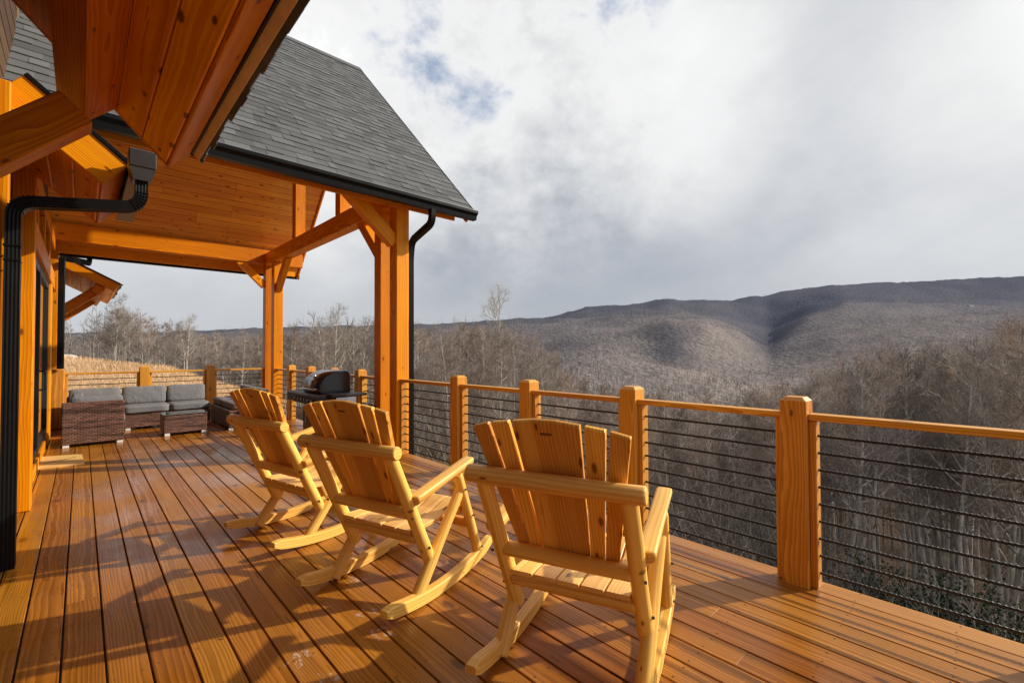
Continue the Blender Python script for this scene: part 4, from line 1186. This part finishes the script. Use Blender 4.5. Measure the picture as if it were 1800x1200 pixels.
b = MB(); b.cushion((-.09, 9.57, .42), (.03, 10.05, .75), .02); b.build('side_cushion', M['fabric'], s1)
for (x, y) in ((-.15, 9.34), (.45, 9.34), (-.15, 9.97), (.45, 9.97)): sofa_leg(s1, x, y)
s2 = empty('wicker_sofa', (.8, 10.95, 0), 'long brown wicker sofa with grey cushions along the far railing', 'sofa')
b = MB(); wick(b, (-.18, 10.62, .045), (1.86, 11.30, .29)); b.build('base', M['wicker'], s2)
b = MB(); wick(b, (-.18, 11.305, .045), (1.86, 11.42, .60)); b.build('backrest', M['wicker'], s2)
for (xa, xb) in ((-.16, .550), (.553, 1.218), (1.221, 1.86)):
    b = MB(); b.cushion((xa, 10.60, .295), (xb, 11.22, .425), .008); b.build('seat_cushion', M['fabric'], s2)
    b = MB(); b.cushion((xa + .01, 11.10, .42), (xb - .01, 11.26, .745), .015, Matrix.Rotation(R(-7), 3, 'X')); b.build('back_cushion', M['fabric'], s2)
for (x, y) in ((-.12, 10.66), (.62, 10.66), (1.80, 10.66), (-.12, 11.37), (1.80, 11.37)): sofa_leg(s2, x, y)
s3 = empty('wicker_corner_seat', (2.25, 10.0, 0), 'low brown wicker corner seat with grey cushions, half hidden behind the farthest rocking chair', 'sofa')
b = MB(); wick(b, (1.91, 9.32, .045), (2.55, 10.90, .36)); b.build('base', M['wicker'], s3)
b = MB(); wick(b, (2.553, 9.32, .045), (2.67, 10.90, .58)); b.build('backrest', M['wicker'], s3)
for (ya, yb) in ((9.30, 10.09), (10.10, 10.90)):
    b = MB(); b.cushion((1.94, ya, .365), (2.55, yb, .485), .015); b.build('seat_cushion', M['fabric'], s3)
    b = MB(); b.cushion((2.42, ya + .02, .47), (2.56, yb - .02, .70), .03); b.build('back_cushion', M['fabric'], s3)
for (x, y) in ((1.95, 9.36), (2.6, 9.36), (1.95, 10.85), (2.6, 10.85)): sofa_leg(s3, x, y)
t1 = empty('coffee_table', (1.3, 9.67, 0), 'low brown wicker coffee table with a smoked glass top in front of the long sofa', 'table')
b = MB(); wick(b, (1.0, 9.42, .045), (1.605, 9.90, .345)); b.build('base', M['wicker'], t1)
b = MB(); b.box((.995, 9.415, .348), (1.61, 9.905, .356), .002); b.build('glass_top', M['tableglass'], t1)
for (x, y) in ((1.05, 9.45), (1.56, 9.45), (1.05, 9.87), (1.56, 9.87)): sofa_leg(t1, x, y)

# ------------------------------------------------------------------ grill
gr = empty('gas_grill', (2.6, 6.75, 0), 'black gas grill with curved lid and side shelves beside the porch posts', 'grill')
b = MB(); b.box((2.42, 6.44, .10), (2.80, 7.08, .63), .012, 2); b.build('cabinet', M['blackmatte'], gr)
for yy in (6.445, 6.765):
    b = MB(); b.box((2.405, yy, .13), (2.418, yy + .31, .60), .004, 2); d_ = b.build('cabinet_door', M['enamel'], gr)
    b = MB(); b.tube(bend([(2.405, yy + .15, .36), (2.385, yy + .15, .36), (2.385, yy + .15, .52), (2.405, yy + .15, .52)], .01, 3), .006, 6, up=(0, 1, 0)); b.build('handle', M['steel'], d_)
b = MB(); b.prism([(2.335, .66), (2.335, .775), (2.37, .80), (2.44, .80), (2.44, .66)], 6.25, 7.56, 1); pn = b.build('control_panel', M['blackmatte'], gr)
for k in range(6):
    y = 6.48 + k * .13
    b = MB(); b.log((2.334, y, .715), (2.300, y, .715), .026, .022, 14, 4, 0, 0, .004); b.build('knob', M['enamel'], pn)
    b = MB(); b.log((2.300, y, .715), (2.297, y, .715), .017, .016, 12, 3, 0, 0, .001); b.build('knob_cap', M['steel'], pn)
b = MB(); b.box((2.445, 6.44, .635), (2.83, 7.08, .80), .01); b.build('firebox', M['blackmatte'], gr)
# lid: rounded profile swept along its length
pr = [(2.41, .805), (2.395, .86), (2.40, .92), (2.43, 1.00), (2.48, 1.05), (2.56, 1.095), (2.66, 1.12), (2.78, 1.125), (2.83, 1.11), (2.845, 1.06), (2.845, .805)]
b = MB(); n = len(pr); V = []; F = []
ends = [(6.42, .93), (6.435, 1.0), (7.055, 1.0), (7.07, .93)]
cx_, cz_ = 2.62, .94
for (y, k) in ends:
    for (x, z) in pr: V.append((cx_ + (x - cx_) * k, y, cz_ + (z - cz_) * k if z > .81 else z))
for e in range(3):
    for i in range(n): F.append((e * n + i, e * n + (i + 1) % n, e * n + n + (i + 1) % n, e * n + n + i))
b.add(V, F, None, None, True); b.add(V[:n], [tuple(range(n))]); b.add(V[-n:], [tuple(range(n - 1, -1, -1))])
lid = b.build('lid', M['enamel'], gr)
b = MB(); b.tube(bend([(2.40, 6.52, .87), (2.345, 6.52, .865), (2.345, 6.97, .865), (2.40, 6.97, .87)], .015, 3), .012, 8); b.build('handle', M['steel'], lid)
b = MB(); b.log((2.455, 6.74, 1.035), (2.438, 6.74, 1.05), .028, .028, 14, 3, 0, 0, .002); b.build('thermometer', M['steel'], lid)
for (ya, yb) in ((6.10, 6.415), (7.085, 7.55)):
    b = MB(); b.box((2.44, ya, .775), (2.95, yb, .815), .012); b.build('side_shelf', M['blackmatte'], gr)
b = MB(); b.box((2.50, 6.095, .68), (2.78, 6.099, .772), .001); b.build('shelf_front', M['steel'], gr)
b = MB(); b.tube([(2.45, 6.07, .665), (2.80, 6.07, .665)], .009, 8); b.build('towel_bar', M['steel'], gr)
for (x, y) in ((2.46, 6.5), (2.76, 6.5), (2.46, 7.02), (2.76, 7.02)):
    b = MB(); b.log((x, y - .014, .05), (x, y + .014, .05), .048, .048, 16, 3, 0, 0, .006); b.build('wheel', M['blackmatte'], gr)
b = MB()
for (a_, r_) in ((.0, .03), (.4, .035), (.8, .03), (1.2, .028)): b.cushion((2.88 + a_ * .1, 6.08, .60 - a_ * .04), (2.94 + a_ * .1, 6.14, .68 - a_ * .04), .01, None, 3)
b.tube(bend([(2.9, 6.1, .64), (2.95, 6.08, .5), (2.88, 6.2, .42), (2.82, 6.4, .45)], .06, 4), .012, 6); b.build('gas_hose', M['blackmatte'], gr)

# ------------------------------------------------------------------ wooden plank mat by the door
b = MB()
V = [(-.375, 7.86), (.045, 7.82), (.022, 8.50), (-.385, 8.66)]
top = [(x, y, .026) for (x, y) in V]; bot = [(x, y, .001) for (x, y) in V]
b.add(bot + top, [(3, 2, 1, 0), (4, 5, 6, 7), (0, 1, 5, 4), (1, 2, 6, 5), (2, 3, 7, 6), (3, 0, 4, 7)], [(x, y * .6, z) for (x, y, z) in bot + top])
o = b.build('wood_slab', M['mat'], None, Vector((-.17, 8.2, 0))); tag(o, 'pale cracked wood slab lying flat on the deck boards by the glass door', 'slab')
b = MB(); cr = [(-.34, 8.08), (-.22, 8.16), (-.12, 8.20), (-.04, 8.30), (-.02, 8.36), (-.10, 8.235), (-.2, 8.20), (-.28, 8.14)]
b.add([(x, y, .0285) for (x, y) in cr], [tuple(range(len(cr)))]); c_ = b.build('crack', M['dark'], o, Vector((-.17, 8.2, 0)))
print('trees', count)
